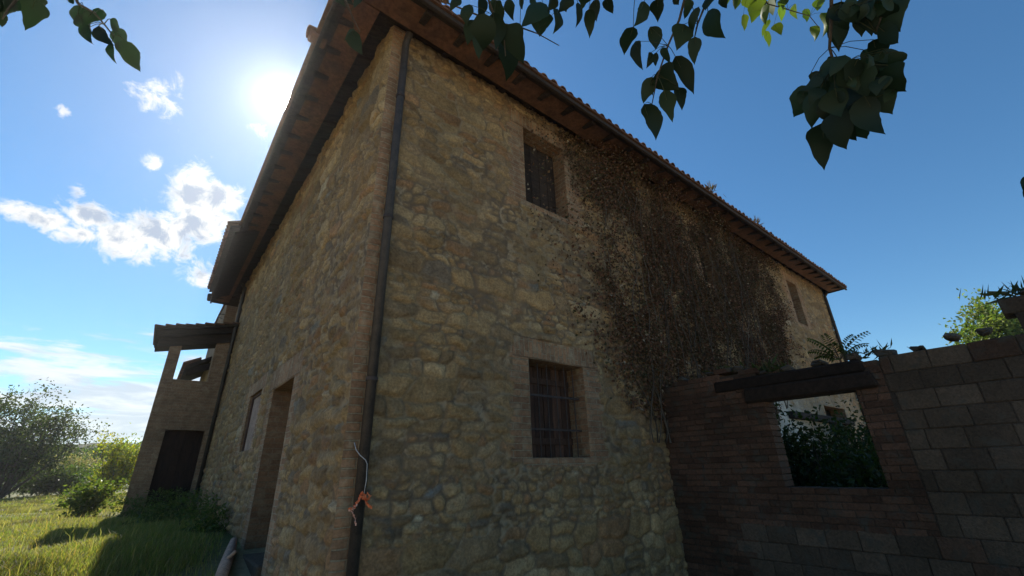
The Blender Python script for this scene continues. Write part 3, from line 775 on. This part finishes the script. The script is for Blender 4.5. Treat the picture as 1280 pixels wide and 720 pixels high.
def shrub(name, label, cat, x, y, rx, ry, h, nleaf, size, base, group=None, nst=7, lift=.15, fan=.8, sparse=.22, alt=None, palt=.15, trunk=False, z=None, dome=0):
    z0 = float(hgt(x, y)) if z is None else z
    root = empty(name, (x, y, z0), label, cat, group)
    mb = MB(); clumps = []
    base0 = np.array([x, y, z0 - .05])
    th = h * lift if trunk else 0
    if trunk: mb.tube([base0, base0 + (.02 * h, 0, th * .5), base0 + (0, .02 * h, th + .02)], [h * .028, h * .022, h * .018], 8)
    for i in range(nst):
        a = 2 * math.pi * i / nst + RNG.uniform(-.4, .4); e = RNG.uniform(.15, fan)
        end = np.array([x + math.cos(a) * rx * e, y + math.sin(a) * ry * e, z0 + h * RNG.uniform(.7, .98) * (1 - .25 * e)])
        st = base0 + (0, 0, th); mid = st * .45 + end * .55 + np.array([math.cos(a) * rx * .12, math.sin(a) * ry * .12, -h * .06])
        tt = np.linspace(0, 1, 7)[:, None]; pts = (1 - tt) ** 2 * st + 2 * tt * (1 - tt) * mid + tt ** 2 * end
        mb.tube(pts, np.linspace(h * .014, h * .003, 7), 6)
        for k in range(3, 7):
            for j in range(3):
                q_ = pts[k] + RNG.normal(size=3) * (rx * .22, ry * .22, h * .10)
                clumps.append((q_, k)); 
                if j < 2: mb.tube([pts[k - 1], (pts[k - 1] + q_) / 2 + (0, 0, -.02 * h), q_], [h * .004, h * .003, h * .0015], 4, cap=False)
    for i in range(dome):
        q_ = rdir(1)[0] * RNG.uniform(.55, 1.) * (rx * .9, ry * .9, h * .30) + (x, y, z0 + h * .66)
        clumps += [(q_, 9)] * 2
    mb.build('trunk' if trunk else 'stems', BARK, root)
    cs = np.array([c_[0] for c_ in clumps]); wgt = RNG.uniform(.3, 1.6, len(cs)); wgt /= wgt.sum()
    idx = RNG.choice(len(cs), nleaf, p=wgt)
    s_ = sparse * np.array([rx, ry, h * .5])
    pts = cs[idx] + RNG.normal(size=(nleaf, 3)) * s_ * RNG.uniform(.5, 1.1, (len(cs), 1))[idx]
    pts[:, 2] = np.maximum(pts[:, 2], z0 + .02)
    foliage('crown' if trunk else 'foliage', pts, size, base, root, alt=alt, palt=palt)
    return root
def dirpos(px_dir, dist): return CAM[0] + px_dir[0] * dist, CAM[1] + px_dir[1] * dist

# distant planting beyond the meadow
x, y = dirpos((-.150, .988), 36)
shrub('olive_tree', 'open-crowned grey-green tree with many stems at the left edge of the meadow', 'tree', x, y, 2.9, 2.6, 5.0, 19000, .14, (.05, .064, .028), nst=17, fan=1.05, sparse=.12, alt=(.08, .095, .04), palt=.25, dome=16)
x, y = dirpos((-.19, .98), 38); shrub('dark_shrub', 'dark leaning shrub cut by the left picture edge', 'shrub', x, y, 2.6, 2.4, 3.6, 3500, .18, (.06, .08, .03), 'shrubs along the meadow edge')
x, y = dirpos((-.085, .996), 41); shrub('grey_shrub', 'dry greyish-pink shrub between the open tree and the yellow tree', 'shrub', x, y, 2.2, 1.8, 2.3, 4000, .13, (.25, .21, .16), 'shrubs along the meadow edge', palt=.1, alt=(.16, .17, .09), sparse=.25)
x, y = dirpos((-.070, .998), 37); shrub('round_shrub', 'low dark green shrub in front of the dry greyish one', 'shrub', x, y, 1.9, 1.5, 1.7, 3500, .15, (.06, .085, .028), 'shrubs along the meadow edge', sparse=.25)
x, y = dirpos((-.108, .994), 38); shrub('round_shrub', 'low dark bush under the open-crowned tree', 'shrub', x, y, 2.0, 1.6, 1.5, 3200, .15, (.065, .09, .03), 'shrubs along the meadow edge', sparse=.25)
x, y = dirpos((-.042, .999), 33); shrub('round_shrub', 'mid green bush at the foot of the yellow tree', 'shrub', x, y, 1.1, 1.1, 1.5, 2600, .13, (.07, .10, .03), 'shrubs along the meadow edge', sparse=.25)
x, y = dirpos((-.030, .999), 30); shrub('yellow_tree', 'small yellow-leaved tree standing next to the loggia corner', 'tree', x, y, 1.0, 1.0, 2.75, 4600, .13, (.30, .27, .03), nst=9, sparse=.2, alt=(.17, .20, .04), palt=.4)
x, y = dirpos((-.052, .998), 15.6); shrub('meadow_bush', 'small leafy bush alone on the sunlit grass near the loggia', 'bush', x, y, .55, .5, .85, 2200, .09, (.10, .13, .04), sparse=.22, alt=(.16, .17, .05), palt=.3)
for (dx, dist, rx, h, col, lab) in ((-.06, 60, 4.5, 3.7, (.05, .075, .025), 'broad green tree in the hedge behind the grey shrub'), (-.03, 58, 4, 3.9, (.06, .085, .028), 'tall green tree in the hedge just left of the loggia'), (-.004, 64, 5, 4.3, (.05, .07, .025), 'green tree in the hedge partly hidden by the loggia'),
                                    (-.105, 70, 5, 4.4, (.05, .07, .03), 'distant round tree seen through the open crown'), (-.16, 72, 5, 4.6, (.05, .07, .028), 'distant hedge tree behind the left picture edge'), (-.21, 66, 5, 4.8, (.05, .07, .028), 'distant hedge tree at the far left')):
    x, y = dirpos((dx, .998), dist); shrub('hedge_tree', lab, 'tree', x, y, rx, rx * .8, h, 4200, .30, col, 'trees in the hedge beyond the meadow', nst=9, sparse=.16, lift=.2, trunk=True, dome=26)
# sunlit tree behind the ruined wall
shrub('lit_tree', 'sunlit green tree showing over the ruined wall top', 'tree', 24.0, -3.1, 1.8, 1.6, 7.35, 16000, .17, (.11, .15, .04), nst=9, sparse=.13, lift=.45, dome=60, trunk=True, alt=(.17, .2, .06), palt=.3)
shrub('lit_bush', 'bright yellow-green bush in sun beyond the window of the ruined wall', 'bush', 18.3, .15, .9, .9, 2.4, 2500, .13, (.18, .22, .04))
# overgrown yard behind the ruin
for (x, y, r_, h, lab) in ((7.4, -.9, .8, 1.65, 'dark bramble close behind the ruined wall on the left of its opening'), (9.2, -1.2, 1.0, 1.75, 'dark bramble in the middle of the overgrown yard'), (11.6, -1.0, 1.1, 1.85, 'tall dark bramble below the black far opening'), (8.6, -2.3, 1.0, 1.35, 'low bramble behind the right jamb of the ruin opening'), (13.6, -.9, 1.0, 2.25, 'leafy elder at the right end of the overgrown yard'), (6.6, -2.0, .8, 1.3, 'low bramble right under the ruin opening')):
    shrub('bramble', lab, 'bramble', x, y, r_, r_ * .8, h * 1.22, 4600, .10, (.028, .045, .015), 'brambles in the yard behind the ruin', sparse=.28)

# fern-like sapling on the ruin
sap = empty('ailanthus_sapling', tuple(P(1050, 450, 6.75)), 'feathery sapling with long compound leaves growing behind the ruined wall top', 'sapling')
mb = MB(); V = []; F = []; nn_ = 0; T = []
d_ = P(1050, 450, 1) - CAM; SD = (5.06 - CAM[0]) / d_[0] * 1.0; b0 = CAM + d_ * SD; SD = SD
mb.tube([b0 - (0, 0, .22), b0 - (0, .01, .1), b0], [.016, .012, .008], 6)
for (x, y) in ((1011, 425), (1012, 440), (1020, 447), (1084, 416), (1083, 431), (1076, 441), (1066, 420), (1030, 419), (1040, 430)):
    e = P(x, y, SD + RNG.uniform(-.25, .25)); m = (b0 + e) / 2 + (0, 0, .10)
    tt = np.linspace(0, 1, 12)[:, None]; pts = (1 - tt) ** 2 * b0 + 2 * tt * (1 - tt) * m + tt ** 2 * e
    mb.tube(pts, np.linspace(.005, .0015, 12), 4, cap=False)
    ax_ = e - b0; ax_ /= np.linalg.norm(ax_); side = np.cross(ax_, RIGHT * .2 + UP * .6 + FWD * .5); side /= np.linalg.norm(side)
    for k in range(2, 12):
        for s_ in (-1, 1):
            d = ax_ * .45 + side * s_ * .8 + np.array([0, 0, -.35]); d /= np.linalg.norm(d)
            v_, f_ = leaf_quads(pts[k:k + 1], d[None], np.array([[.1, -.2, 1.]]), [.115 * (1.1 - k / 16)], [.03])
            V.append(v_); F.append(f_ + nn_); nn_ += 4
mb.build('stem', BARK, sap); V = np.concatenate(V)
mesh('foliage', V, np.concatenate(F), LEAF, sap, {'tone': np.repeat(tones(len(V) // 4, (.05, .075, .025)), 4, 0)})

# ------------------------------------------------------------------ dead creeper on the front
ivy = empty('climbing_ivy', (6.5, -.05, 2.5), 'dead brown creeper matted over the upper front wall', 'creeper')
poly = [(2.75, 7.2), (2.9, 6.4), (3.25, 5.6), (3.15, 5.0), (3.6, 4.4), (3.75, 3.4), (4.2, 2.7), (4.85, 2.2), (6.5, 2.3), (9.3, 2.8), (10.4, 3.8), (11.0, 4.7), (11.5, 5.8), (11.0, 7.2)]
n = 260000; xx = RNG.uniform(2.2, 12.2, n); zz = RNG.uniform(2.2, 7.15, n)
wx = xx + 2.2 * (fbm(xx * 1.6, zz * 1.6, 71, 5) - .5) + RNG.normal(size=n) * .50; wz_ = zz + 1.1 * (fbm(xx * 1.3 + 30, zz * 1.3, 72, 4) - .5)
ins = inpoly(wx, wz_, poly)
dens = sstep(.36, .56, fbm(xx * 1.5, zz * 1.1, 73, 5)) * .78 + .22
dens *= sstep(2.5, 5.0, xx + .8 * (fbm(xx * 2, zz * 2, 75, 3) - .5)) * .75 + .25
dens *= 1 - .9 * ((xx > 7.38) & (xx < 8.0) & (zz > 5.3) & (zz < 6.5))
fringe = (~ins) & (RNG.random(n) < .16) & inpoly(wx + .3, wz_, poly)
k = (ins & (RNG.random(n) < dens * .75)) | fringe
xx, zz = xx[k], zz[k]; n = len(xx)
mat_ = .02 + .16 * fbm(xx * .9, zz * .9, 74, 4) ** 1.5 + .35 * sstep(6.55, 7.0, zz) * sstep(3.2, 4.2, xx) * (1 - sstep(8.2, 9.5, xx))
pts = np.stack([xx, -.03 - mat_ * RNG.random(n) ** .8, zz], 1)
d = rdir(n); d[:, 2] -= .9; d[:, 1] -= .2; d /= np.linalg.norm(d, axis=1)[:, None]; nn = rdir(n); nn[:, 1] -= .9; nn /= np.linalg.norm(nn, axis=1)[:, None]
ln = RNG.uniform(.026, .066, n); v, f = leaf_quads(pts, d, nn, ln, ln * RNG.uniform(.45, .9, n))
tn = tones(n, (.125, .078, .050), .5, .15, (.07, .065, .035), .2); hue_ = sstep(.4, .6, fbm(xx * .8 + 3, zz * .8, 77, 4))[:, None]; tn = tn * (1 - .45 * hue_) + hue_ * tn * (.35, .42, .40); pale = RNG.random(n) < .035; tn[pale] = np.array((.30, .25, .18)) * RNG.uniform(.6, 1.2, (pale.sum(), 1))
mesh('foliage', v, f, DRY, ivy, {'tone': np.repeat(tn, 4, 0)})
mb = MB()
for i in range(44):
    x0 = RNG.uniform(4.3, 10.6); zc = max(2.3, 2.2 + (x0 - 8) * .5 if x0 > 8 else 2.2); p = [np.array([x0, -.045, zc - .4])]
    dx = RNG.uniform(-.10, .20)
    while p[-1][2] < 7.0 and len(p) < 26:
        dx = .6 * dx + RNG.normal() * .06; p.append(p[-1] + (dx, RNG.uniform(-.012, .012), RNG.uniform(.16, .26)))
    p = np.array(p); p[:, 1] = np.clip(p[:, 1] - .05, -.17, -.045)
    mb.tube(p, np.linspace(.011, .003, len(p)), 5, (RNG.uniform(.5, 1.3),) * 3, cap=False)
mb.build('stem', BARK, ivy)

# weeds rooted in the broken wall top
for (y, h_, lab) in ((-1.05, .16, 'small weed tuft on the ruined wall close to the creeper'), (-1.75, .22, 'weed tuft on the ruined wall above the lintel'), (-2.75, .14, 'weed tuft on the ruined wall by its first step'), (-4.05, .20, 'weed sprig on the tall stub of the ruined wall')):
    q_ = np.array([RX + .12, y, topz(y) + .01]); r_ = empty('wall_weed', tuple(q_), lab, 'weed', 'weeds growing on the ruined wall')
    n = 60; pts = q_ + RNG.normal(size=(n, 3)) * (.06, .13, .015); dd = rdir(n, 1.0); ln = RNG.uniform(.4, 1., n) * h_; v, f = leaf_quads(pts, dd, rdir(n), ln, ln * .2)
    mesh('foliage', v, f, LEAF, r_, {'tone': np.repeat(tones(n, (.045, .06, .02), alt=(.10, .08, .04), palt=.3), 4, 0)})
# weeds on roof edge
for (x, y_, lab) in ((885, 229, 'dry weed tuft on the roof edge above the creeper'), (941, 266, 'small weed tuft further down the roof edge')):
    d = P(x, y_, 1) - CAM; t_ = (ey0 - CAM[1]) / d[1]; q_ = CAM + d * t_; q_[2] = ez + .13
    r_ = empty('roof_weed', tuple(q_), lab, 'weed', 'weeds growing on the roof edge')
    n = 46; pts = q_ + RNG.normal(size=(n, 3)) * (.10, .05, .02); dd = rdir(n, 1.6); ln = RNG.uniform(.07, .26, n); v, f = leaf_quads(pts, dd, rdir(n), ln, ln * .12)
    mesh('foliage', v, f, DRY, r_, {'tone': np.repeat(tones(n, (.12, .10, .05)), 4, 0)})

# ------------------------------------------------------------------ grass
def blades(n, xs, ys, h, w_, base, alt, palt):
    zz = hgt(xs, ys); a = RNG.uniform(0, 2 * np.pi, n); lean = RNG.uniform(.1, .8, n) * h
    dx, dy = np.cos(a) * lean, np.sin(a) * lean; sx, sy = -np.sin(a) * w_ / 2, np.cos(a) * w_ / 2
    b = np.stack([xs, ys, zz - .02], 1); s_ = np.stack([sx, sy, np.zeros(n)], 1)
    m = b + np.stack([dx * .35, dy * .35, h * .6], 1); tp = b + np.stack([dx, dy, h * RNG.uniform(.8, 1., n)], 1)
    v = np.stack([b - s_, b + s_, m + s_ * .7, m - s_ * .7, tp], 1).reshape(-1, 3); k = np.arange(n)[:, None] * 5
    q = k + [[0, 1, 2, 3]]; t = k + [[3, 2, 4]]
    return v, [q, t], np.repeat(tones(n, base, .30, .15, alt, palt), 5, 0)
n = 320000
r_ = 5.2 + 32 * RNG.random(n) ** 1.35; az = RNG.uniform(-.34, .14, n)
xs = CAM[0] + np.sin(az) * r_; ys = CAM[1] + np.cos(az) * r_
cl = fbm(xs * .8 + 50, ys * .8, 91, 4)
k = ((xs < -.1) | (ys > 18)) & ~((xs > -1.5) & (ys > 10.5) & (ys < 12.3)) & (RNG.random(n) < .15 + .85 * sstep(.35, .6, cl)) & (RNG.random(n) < .25 + .75 * sstep(.15, .8, -xs + .6 * RNG.random(n)) + (ys > 12))
xs, ys, cl, r_ = xs[k], ys[k], cl[k], r_[k]; n = len(xs)
h = (.10 + .22 * cl ** 1.5 * RNG.uniform(.5, 1.5, n)) * np.where(xs > -1.0, 1.1, 1); w_ = .006 + .0011 * r_
v, f, tn = blades(n, xs, ys, h * .62, w_ * .55, (.17, .195, .055), (.29, .245, .11), .35)
patch = np.repeat(sstep(.48, .64, fbm(xs * .55 + 11, ys * .55, 97, 4)), 5)[:, None]; tn = tn * (1 - patch) + patch * (tn * .45 + np.array((.20, .165, .085)) * .75)
patch = np.repeat(sstep(.52, .66, fbm(xs * .9 + 71, ys * .9, 98, 4)), 5)[:, None]; tn = tn * (1 - .5 * patch)
n2_ = 1800; i_ = RNG.choice(len(xs), n2_); v2, f2, t2 = blades(n2_, xs[i_], ys[i_], RNG.uniform(.16, .34, n2_), np.full(n2_, .004) + .0006 * r_[i_], (.34, .28, .14), (.18, .20, .06), .4)
f = [f[0], f[1], f2[0] + len(v), f2[1] + len(v)]; v = np.concatenate([v, v2]); tn = np.concatenate([tn, t2])
tag(mesh('grass', v, f, GRASSM, None, {'tone': tn}), 'rough meadow grass, sunlit on the left and shaded by the house', 'grass', kind='stuff')
# rank weeds at the wall foot
for i, (x, y, h, r_, lab) in enumerate(((-.28, 5.1, .38, .28, 'rank weed clump at the wall foot below the blocked window'), (-.35, 6.6, .5, .36, 'tall weed clump half way along the wall foot'), (-.45, 8.3, .55, .42, 'weed clump in shade before the loggia downpipe'), (-.75, 9.9, .6, .4, 'weed clump in front of the loggia doorway'), (-1.2, 9.5, .45, .35, 'weed clump at the loggia corner'), (-.9, 7.4, .35, .3, 'low weed clump in the shaded grass'))):
    z0 = float(hgt(x, y)); rt = empty('weed_clump', (x, y, z0), lab, 'weeds', 'weed clumps along the wall foot')
    n = 700; p = np.stack([x + RNG.normal(size=n) * r_ * .5, y + RNG.normal(size=n) * r_ * .8, z0 + RNG.random(n) ** 1.2 * h], 1)
    foliage('foliage', p, .07, (.07, .095, .03), rt, alt=(.11, .12, .05), palt=.25, asp=.4)
# ------------------------------------------------------------------ small things
lg = MB(); zb = float(hgt(-.2, 3.4))
lg.tube([(-.13, 3.55, .80), (-.20, 3.2, .72), (-.30, 2.7, .66), (-.42, 2.1, .58)], [.045, .062, .066, .06], 10)
lg.tube([(-.30, 2.7, .70), (-.24, 2.6, .79)], [.025, .018], 6)
tag(lg.build('fallen_log', LOGM, None, True), 'bleached piece of timber lying beside the doorway at the wall foot', 'log')
px = lambda x, y, dd: P(x, y, dd)
wr_ = MB(); D0 = float(np.linalg.norm(np.array([.165, -.16, 1.6]) - CAM))
wr_.tube([P(443, 553, D0), P(445, 562, D0 - .01), P(450, 569, D0 - .03), P(457, 575, D0 - .03), P(459, 580, D0 - .02), P(458, 600, D0), P(455, 618, D0)], .004, 6)
tag(wr_.build('wire', WIRE, None, True), 'thin grey wire hanging from the downpipe at the near corner', 'wire')
rb = empty('ribbon', tuple(P(452, 622, D0)), 'orange hazard ribbon knotted on the wire by the downpipe', 'ribbon')
def strip(pts, w0, name, mat):
    pts = np.array([P(*p) for p in pts]); n = len(pts); tg = np.gradient(pts, axis=0); tg /= np.linalg.norm(tg, axis=1)[:, None]
    s_ = np.cross(tg, FWD + .5 * RNG.normal(size=(n, 3))); s_ /= np.linalg.norm(s_, axis=1)[:, None]
    nrm = np.cross(s_, tg) * .0015; v = np.concatenate([pts - s_ * w0 / 2 + nrm, pts + s_ * w0 / 2 + nrm, pts + s_ * w0 / 2 - nrm, pts - s_ * w0 / 2 - nrm])
    q = [(a * n + i, ((a + 1) % 4) * n + i, ((a + 1) % 4) * n + i + 1, a * n + i + 1) for a in range(4) for i in range(n - 1)]
    q += [(0, 3 * n, 2 * n, n), (n - 1, 2 * n - 1, 3 * n - 1, 4 * n - 1)]
    mesh(name, v, np.array(q), mat, rb, {'tone': np.ones((len(v), 3))})
def crumple(pts, w0, name, mat, amp=1.6):
    P_ = np.array([(x, y, d) for x, y, d in pts], float); t_ = np.linspace(0, len(P_) - 1, 5 * len(P_)); q_ = np.stack([np.interp(t_, np.arange(len(P_)), P_[:, k]) for k in range(3)], 1)
    q_[1:-1, :2] += RNG.normal(size=(len(q_) - 2, 2)) * amp * .45; q_[1:-1, 2] += RNG.normal(size=len(q_) - 2) * .006
    strip([tuple(a) for a in q_], w0, name, mat)
crumple([(454, 615, D0), (450, 621, D0 - .02), (447, 628, D0 - .03), (443, 634, D0 - .02), (436, 637, D0 - .03)], .020, 'tape_tail', RIBBON)
crumple([(453, 616, D0), (457, 621, D0 - .03), (457, 628, D0 - .04), (461, 632, D0 - .03), (465, 635, D0 - .03)], .018, 'tape_tail', RIBBON)
crumple([(450, 619, D0 - .02), (455, 624, D0 - .035), (459, 617, D0 - .03), (463, 621, D0 - .02), (458, 626, D0 - .03), (453, 620, D0 - .03)], .014, 'tape_knot', RIBBON)
crumple([(446, 630, D0 - .03), (441, 637, D0 - .03), (436, 637, D0 - .03), (441, 641, D0 - .02), (444, 649, D0 - .02), (445, 657, D0 - .01)], .012, 'tape_end', RIBBONW)

# ------------------------------------------------------------------ overhanging tree: limbs from a trunk behind the viewer
def leaf_outline(ln, wd):
    t_ = np.linspace(0, 1, 15)
    w_ = np.sin(np.pi * t_ ** .62) ** .85 * (1 - .30 * t_ ** 2); w_[-1] = 0; w_[0] = 0; w_[-2] *= .75
    return t_, w_ / w_.max() * wd / 2

tree = empty('overhanging_tree', (1.0, -8.3, .0), 'broad-leaved tree behind the viewer whose leafy twigs hang into the top', 'tree')
mb = MB(); mb.tube([(1.0, -8.3, -.1), (1.05, -8.25, .8), (.95, -8.2, 1.9), (1.0, -8.1, 3.0), (.9, -7.9, 4.2), (.8, -7.6, 5.4)], [.27, .21, .18, .16, .12, .07], 14); mb.build('trunk', BARK, tree, True)
CL = {
 # name: (origin px, scale, distance, twig path px (photo), leaves (x0,y0,x1,y1,rel.width))
 'c': ((600, 0), 3.6, 2.15, [(866, -40), (849, 25), (835, 57), (822, 95), (815, 130)], [(740, 5, 690, 118, .6), (800, -5, 800, 95, .6), (690, 120, 650, 245, .55), (765, 120, 792, 236, .62), (700, 185, 737, 327, .5), (772, 235, 742, 325, .45), (795, 235, 790, 303, .45), (822, 212, 862, 298, .5), (878, 252, 968, 437, .38), (795, 325, 892, 402, .8), (775, 345, 733, 470, .5), (738, 468, 794, 643, .5), (828, 405, 872, 572, .5), (892, 392, 910, 505, .65), (772, 375, 778, 440, .4)]),
 'd': ((600, 0), 3.6, 2.1, [(895, -40), (884, 0), (872, 30), (868, 48)], [(920, 108, 884, 230, .85), (968, 165, 966, 297, .62), (1025, 50, 1102, 166, .75), (985, 30, 962, 168, .35), (945, -5, 918, 92, .45), (1085, -15, 1115, 45, .9), (1040, -20, 1010, 60, .7), (880, -20, 895, 20, .8)]),
 'e': ((600, 0), 3.6, 2.6, [(560, 4), (620, 28), (650, 34), (672, 42), (699, 57)], [(60, -5, 66, 72, .6), (128, -5, 152, 92, .55), (185, -10, 190, 46, .6), (300, 20, 190, 120, .75), (290, 50, 270, 160, .9), (350, 40, 325, 160, .6), (380, -5, 390, 62, .6), (440, 10, 428, 124, .45), (490, 40, 492, 166, .42), (525, -5, 525, 105, .5), (565, -5, 605, 74, .8), (470, -20, 460, 40, .8), (410, -20, 350, 60, .7), (330, -20, 300, 60, .8), (240, -20, 260, 60, .7)]),
 'f': ((600, 0), 3.6, 2.35, [(600, -30), (618, 20), (630, 45), (632, 70)], [(60, 55, 70, 250, .55), (120, 110, 195, 285, .6), (110, 140, 115, 365, .55), (20, 60, 15, 220, .7), (40, 120, -10, 300, .6), (70, 0, 110, 140, .5), (20, -10, -10, 110, .6), (-50, 20, -60, 140, .7), (-90, -10, -140, 60, .7), (-20, 90, -55, 200, .6)]),
 'a': ((900, 0), 3.13, 1.9, [(1040, -50), (1039, 25), (1037, 60), (1044, 85), (1052, 115), (1048, 150)], [(388, 280, 312, 350, .7), (352, 335, 286, 462, .75), (398, 345, 352, 537, .55), (455, 220, 395, 300, .6), (490, 215, 425, 310, .7), (400, 290, 480, 430, .8), (540, 230, 485, 340, .8), (560, 195, 602, 285, .7), (600, 155, 625, 265, .6), (638, 190, 708, 247, .8), (655, 255, 742, 374, .95), (620, 275, 605, 355, .7), (600, 315, 684, 462, .75), (565, 375, 656, 538, .7), (520, 395, 578, 548, .75), (440, 440, 508, 615, .75), (402, 480, 408, 668, .5), (450, 345, 480, 480, .8), (520, 330, 500, 450, .9), (560, 300, 600, 420, .9), (440, 300, 460, 400, .9), (480, 30, 465, 210, .55), (440, 60, 470, 220, .4), (500, 400, 470, 520, .8), (420, 380, 440, 500, .7), (540, 260, 580, 390, .9), (500, 250, 540, 360, .9)]),
 'a2': ((900, 0), 3.13, 1.95, [(1115, -50), (1105, 10), (1095, 40)], [(610, 10, 555, 145, .8), (650, 15, 708, 128, .9), (620, 105, 714, 182, .75), (475, 5, 436, 145, .7), (520, -10, 470, 100, .7), (580, -20, 560, 90, .9), (660, -15, 690, 60, .9), (560, 60, 600, 160, .8), (640, 60, 700, 150, .9), (480, 60, 505, 120, .5)]),
 'b': ((900, 0), 3.13, 4.7, [(930, -40), (960, 5), (985, 12), (1012, 20), (1024, 35)], [(15, -10, 22, 42, .8), (60, -10, 58, 52, .8), (140, 10, 118, 112, .7), (172, 20, 182, 118, .6), (92, 55, 95, 140, .4), (195, 75, 158, 165, .4), (178, 120, 195, 205, .35), (212, 95, 248, 150, .7), (240, 20, 238, 105, .6), (292, 15, 308, 92, .6), (330, 35, 342, 102, .5), (352, 105, 372, 180, .55), (395, 50, 400, 172, .55), (385, -5, 380, 55, .8), (410, 0, 370, 40, .6), (130, -10, 190, 60, .8), (260, -10, 230, 60, .7), (200, -10, 210, 80, .8), (100, -20, 150, 60, .8)]),
 'g': ((320, 0), 3.6, 2.7, [(420, -30), (438, 15), (450, 40)], [(430, 140, 480, 245, .6), (440, 130, 400, 180, .5), (400, -10, 440, 25, .6), (360, -10, 400, 30, .6), (470, -10, 440, 40, .5)]),
 'h': ((0, 0), 3.6, 2.5, [(60, -40), (25, -5), (10, 12), (3, 24)], [(62, -5, 15, 75, .7), (160, -5, 112, 138, .55), (105, -10, 55, 45, .7), (5, 55, 10, 135, .7), (185, -20, 160, 40, .6), (20, -10, -20, 60, .8), (120, -20, 150, 30, .6)]),
 'i': ((0, 0), 3.6, 2.4, [(75, -40), (98, 5), (118, 16), (130, 30), (142, 45)], [(375, 25, 345, 115, .7), (350, 65, 405, 135, .8), (465, 45, 420, 100, .6), (400, 110, 425, 198, .55), (385, 130, 372, 178, .4), (495, 85, 545, 150, .7), (445, 115, 515, 205, .8), (520, 125, 560, 235, .7), (555, 180, 632, 322, .62), (500, 195, 530, 300, .5), (330, -15, 300, 10, .7), (410, 60, 370, 110, .6)]),
 'k': ((1180, 160), 3.6, 3.0, [(1310, 150), (1296, 200), (1288, 222)], [(366, 215, 352, 275, .5), (378, 250, 358, 310, .4)]),
}
rl = np.random.default_rng(3)
for (x0, y0, x1, y1) in ((330, 260, 640, 430), (400, 200, 560, 560), (560, 200, 700, 420), (470, -10, 690, 90)):
    for i in range(14):
        a, b = rl.uniform(x0, x1), rl.uniform(y0, y1 - 70); an = rl.uniform(-.9, .9); l_ = rl.uniform(45, 95)
        CL['a'][4].append((a, b, a + l_ * math.sin(an), b + l_ * math.cos(an), rl.uniform(.55, .85)))
for nm, (og, sc_, dist, tw, lv) in CL.items():
    mb = MB(); tp = np.array([P(x, y, dist + RNG.uniform(-.03, .03)) for (x, y) in tw])
    far = tp[0] + (UP * .5 - FWD * .55 + RNG.normal(size=3) * .08); hub = np.array([.9, -7.85, 4.2])
    mid2 = (far + hub) / 2 + (0, 0, .35)
    path = np.concatenate([[hub, (hub + mid2) / 2 + (0, 0, .12), mid2, (mid2 + far) / 2 + (0, 0, .06), far], tp])
    mb.tube(path, np.concatenate([[.045, .035, .024, .016, .010], np.linspace(.006, .0022, len(tp))]), 7)
    br_ = None
    V = []; F = []; T = []; nv = 0; q_f = []
    for (x0, y0, x1, y1, rw) in lv:
        dd = dist + RNG.uniform(-.13, .13)
        b = P(og[0] + x0 / sc_, og[1] + y0 / sc_, dd); e = P(og[0] + x1 / sc_, og[1] + y1 / sc_, dd + RNG.uniform(-.05, .05))
        ax_ = e - b; ln = np.linalg.norm(ax_); ax_ /= ln; ln *= .8 if nm == 'b' else RNG.uniform(.82, 1.08); wd = max(.25, rw * 1.06) * ln
        vw = (b - CAM) / np.linalg.norm(b - CAM); s_ = np.cross(ax_, vw); s_ /= np.linalg.norm(s_); nr = np.cross(s_, ax_)
        a = RNG.uniform(-.9, .9); s_, nr = s_ * math.cos(a) + nr * math.sin(a), nr * math.cos(a) - s_ * math.sin(a)
        t_, w_ = leaf_outline(ln, wd); cv = RNG.uniform(-.22, .22) * ln; fo = RNG.uniform(-.1, .45); bend = RNG.uniform(-.09, .09) * ln
        jag = 1 + .05 * RNG.uniform(-1, 1, (2, len(t_))) + np.array([RNG.uniform(.04, .16) * np.sin(t_ * RNG.uniform(5, 11) + RNG.uniform(0, 6)) for _ in range(2)])
        cen = b + ax_ * (t_ * ln)[:, None] + nr * (cv * (t_ - t_ ** 2) * 4)[:, None] + s_ * (bend * (t_ - t_ ** 2) * 4)[:, None]
        L_ = cen + s_ * (w_ * jag[0])[:, None] + nr * (w_ * fo)[:, None]; R_ = cen - s_ * (w_ * jag[1])[:, None] + nr * (w_ * fo)[:, None]
        m_n = len(t_); V += [cen, L_, R_]
        for i in range(m_n - 1):
            q_f += [(nv + i, nv + i + 1, nv + m_n + i + 1, nv + m_n + i), (nv + i + 1, nv + i, nv + 2 * m_n + i, nv + 2 * m_n + i + 1)]
        nv += 3 * m_n; tn = tones(1, (.014, .030, .017) if nm != 'b' else (.07, .10, .022), .35, .12); T.append(np.repeat(tn, 3 * m_n, 0))  # cluster b in sunlit leaf colour, the others with shade put into theirs
        # petiole to the nearest place on the twig
        j = np.argmin(np.linalg.norm(tp - b, axis=1)); st_ = tp[j] if np.linalg.norm(tp[j] - b) < .16 else b + UP * .13 + RIGHT * RNG.uniform(-.05, .05); mm = (st_ + b) / 2 + (0, 0, .012)
        mb.tube([st_, mm, b, b + ax_ * ln * .3], [.0016, .0014, .0013, .001], 4, (.5, .7, .4), cap=False)
    br_ = mb.build('branch', BARK, tree, True)
    mesh('foliage', np.concatenate(V), np.array(q_f), LEAF_SHADE if nm != 'b' else LEAF, br_, {'tone': np.concatenate(T)}, smooth=True)
# the rest of the crown, over and behind the viewer
n = 5200; cs = np.array([(RNG.normal() * 1.7 + .9, -7.9 + RNG.normal() * 1.25, 5.2 + RNG.normal() * .9) for _ in range(70)])
p = cs[RNG.integers(0, 70, n)] + RNG.normal(size=(n, 3)) * .32
keep = (p - CAM) @ FWD < -.6
p = p[keep & (p[:, 2] > 3.2)]; foliage('crown', p, .13, (.06, .09, .026), tree, asp=.7)
print('built')
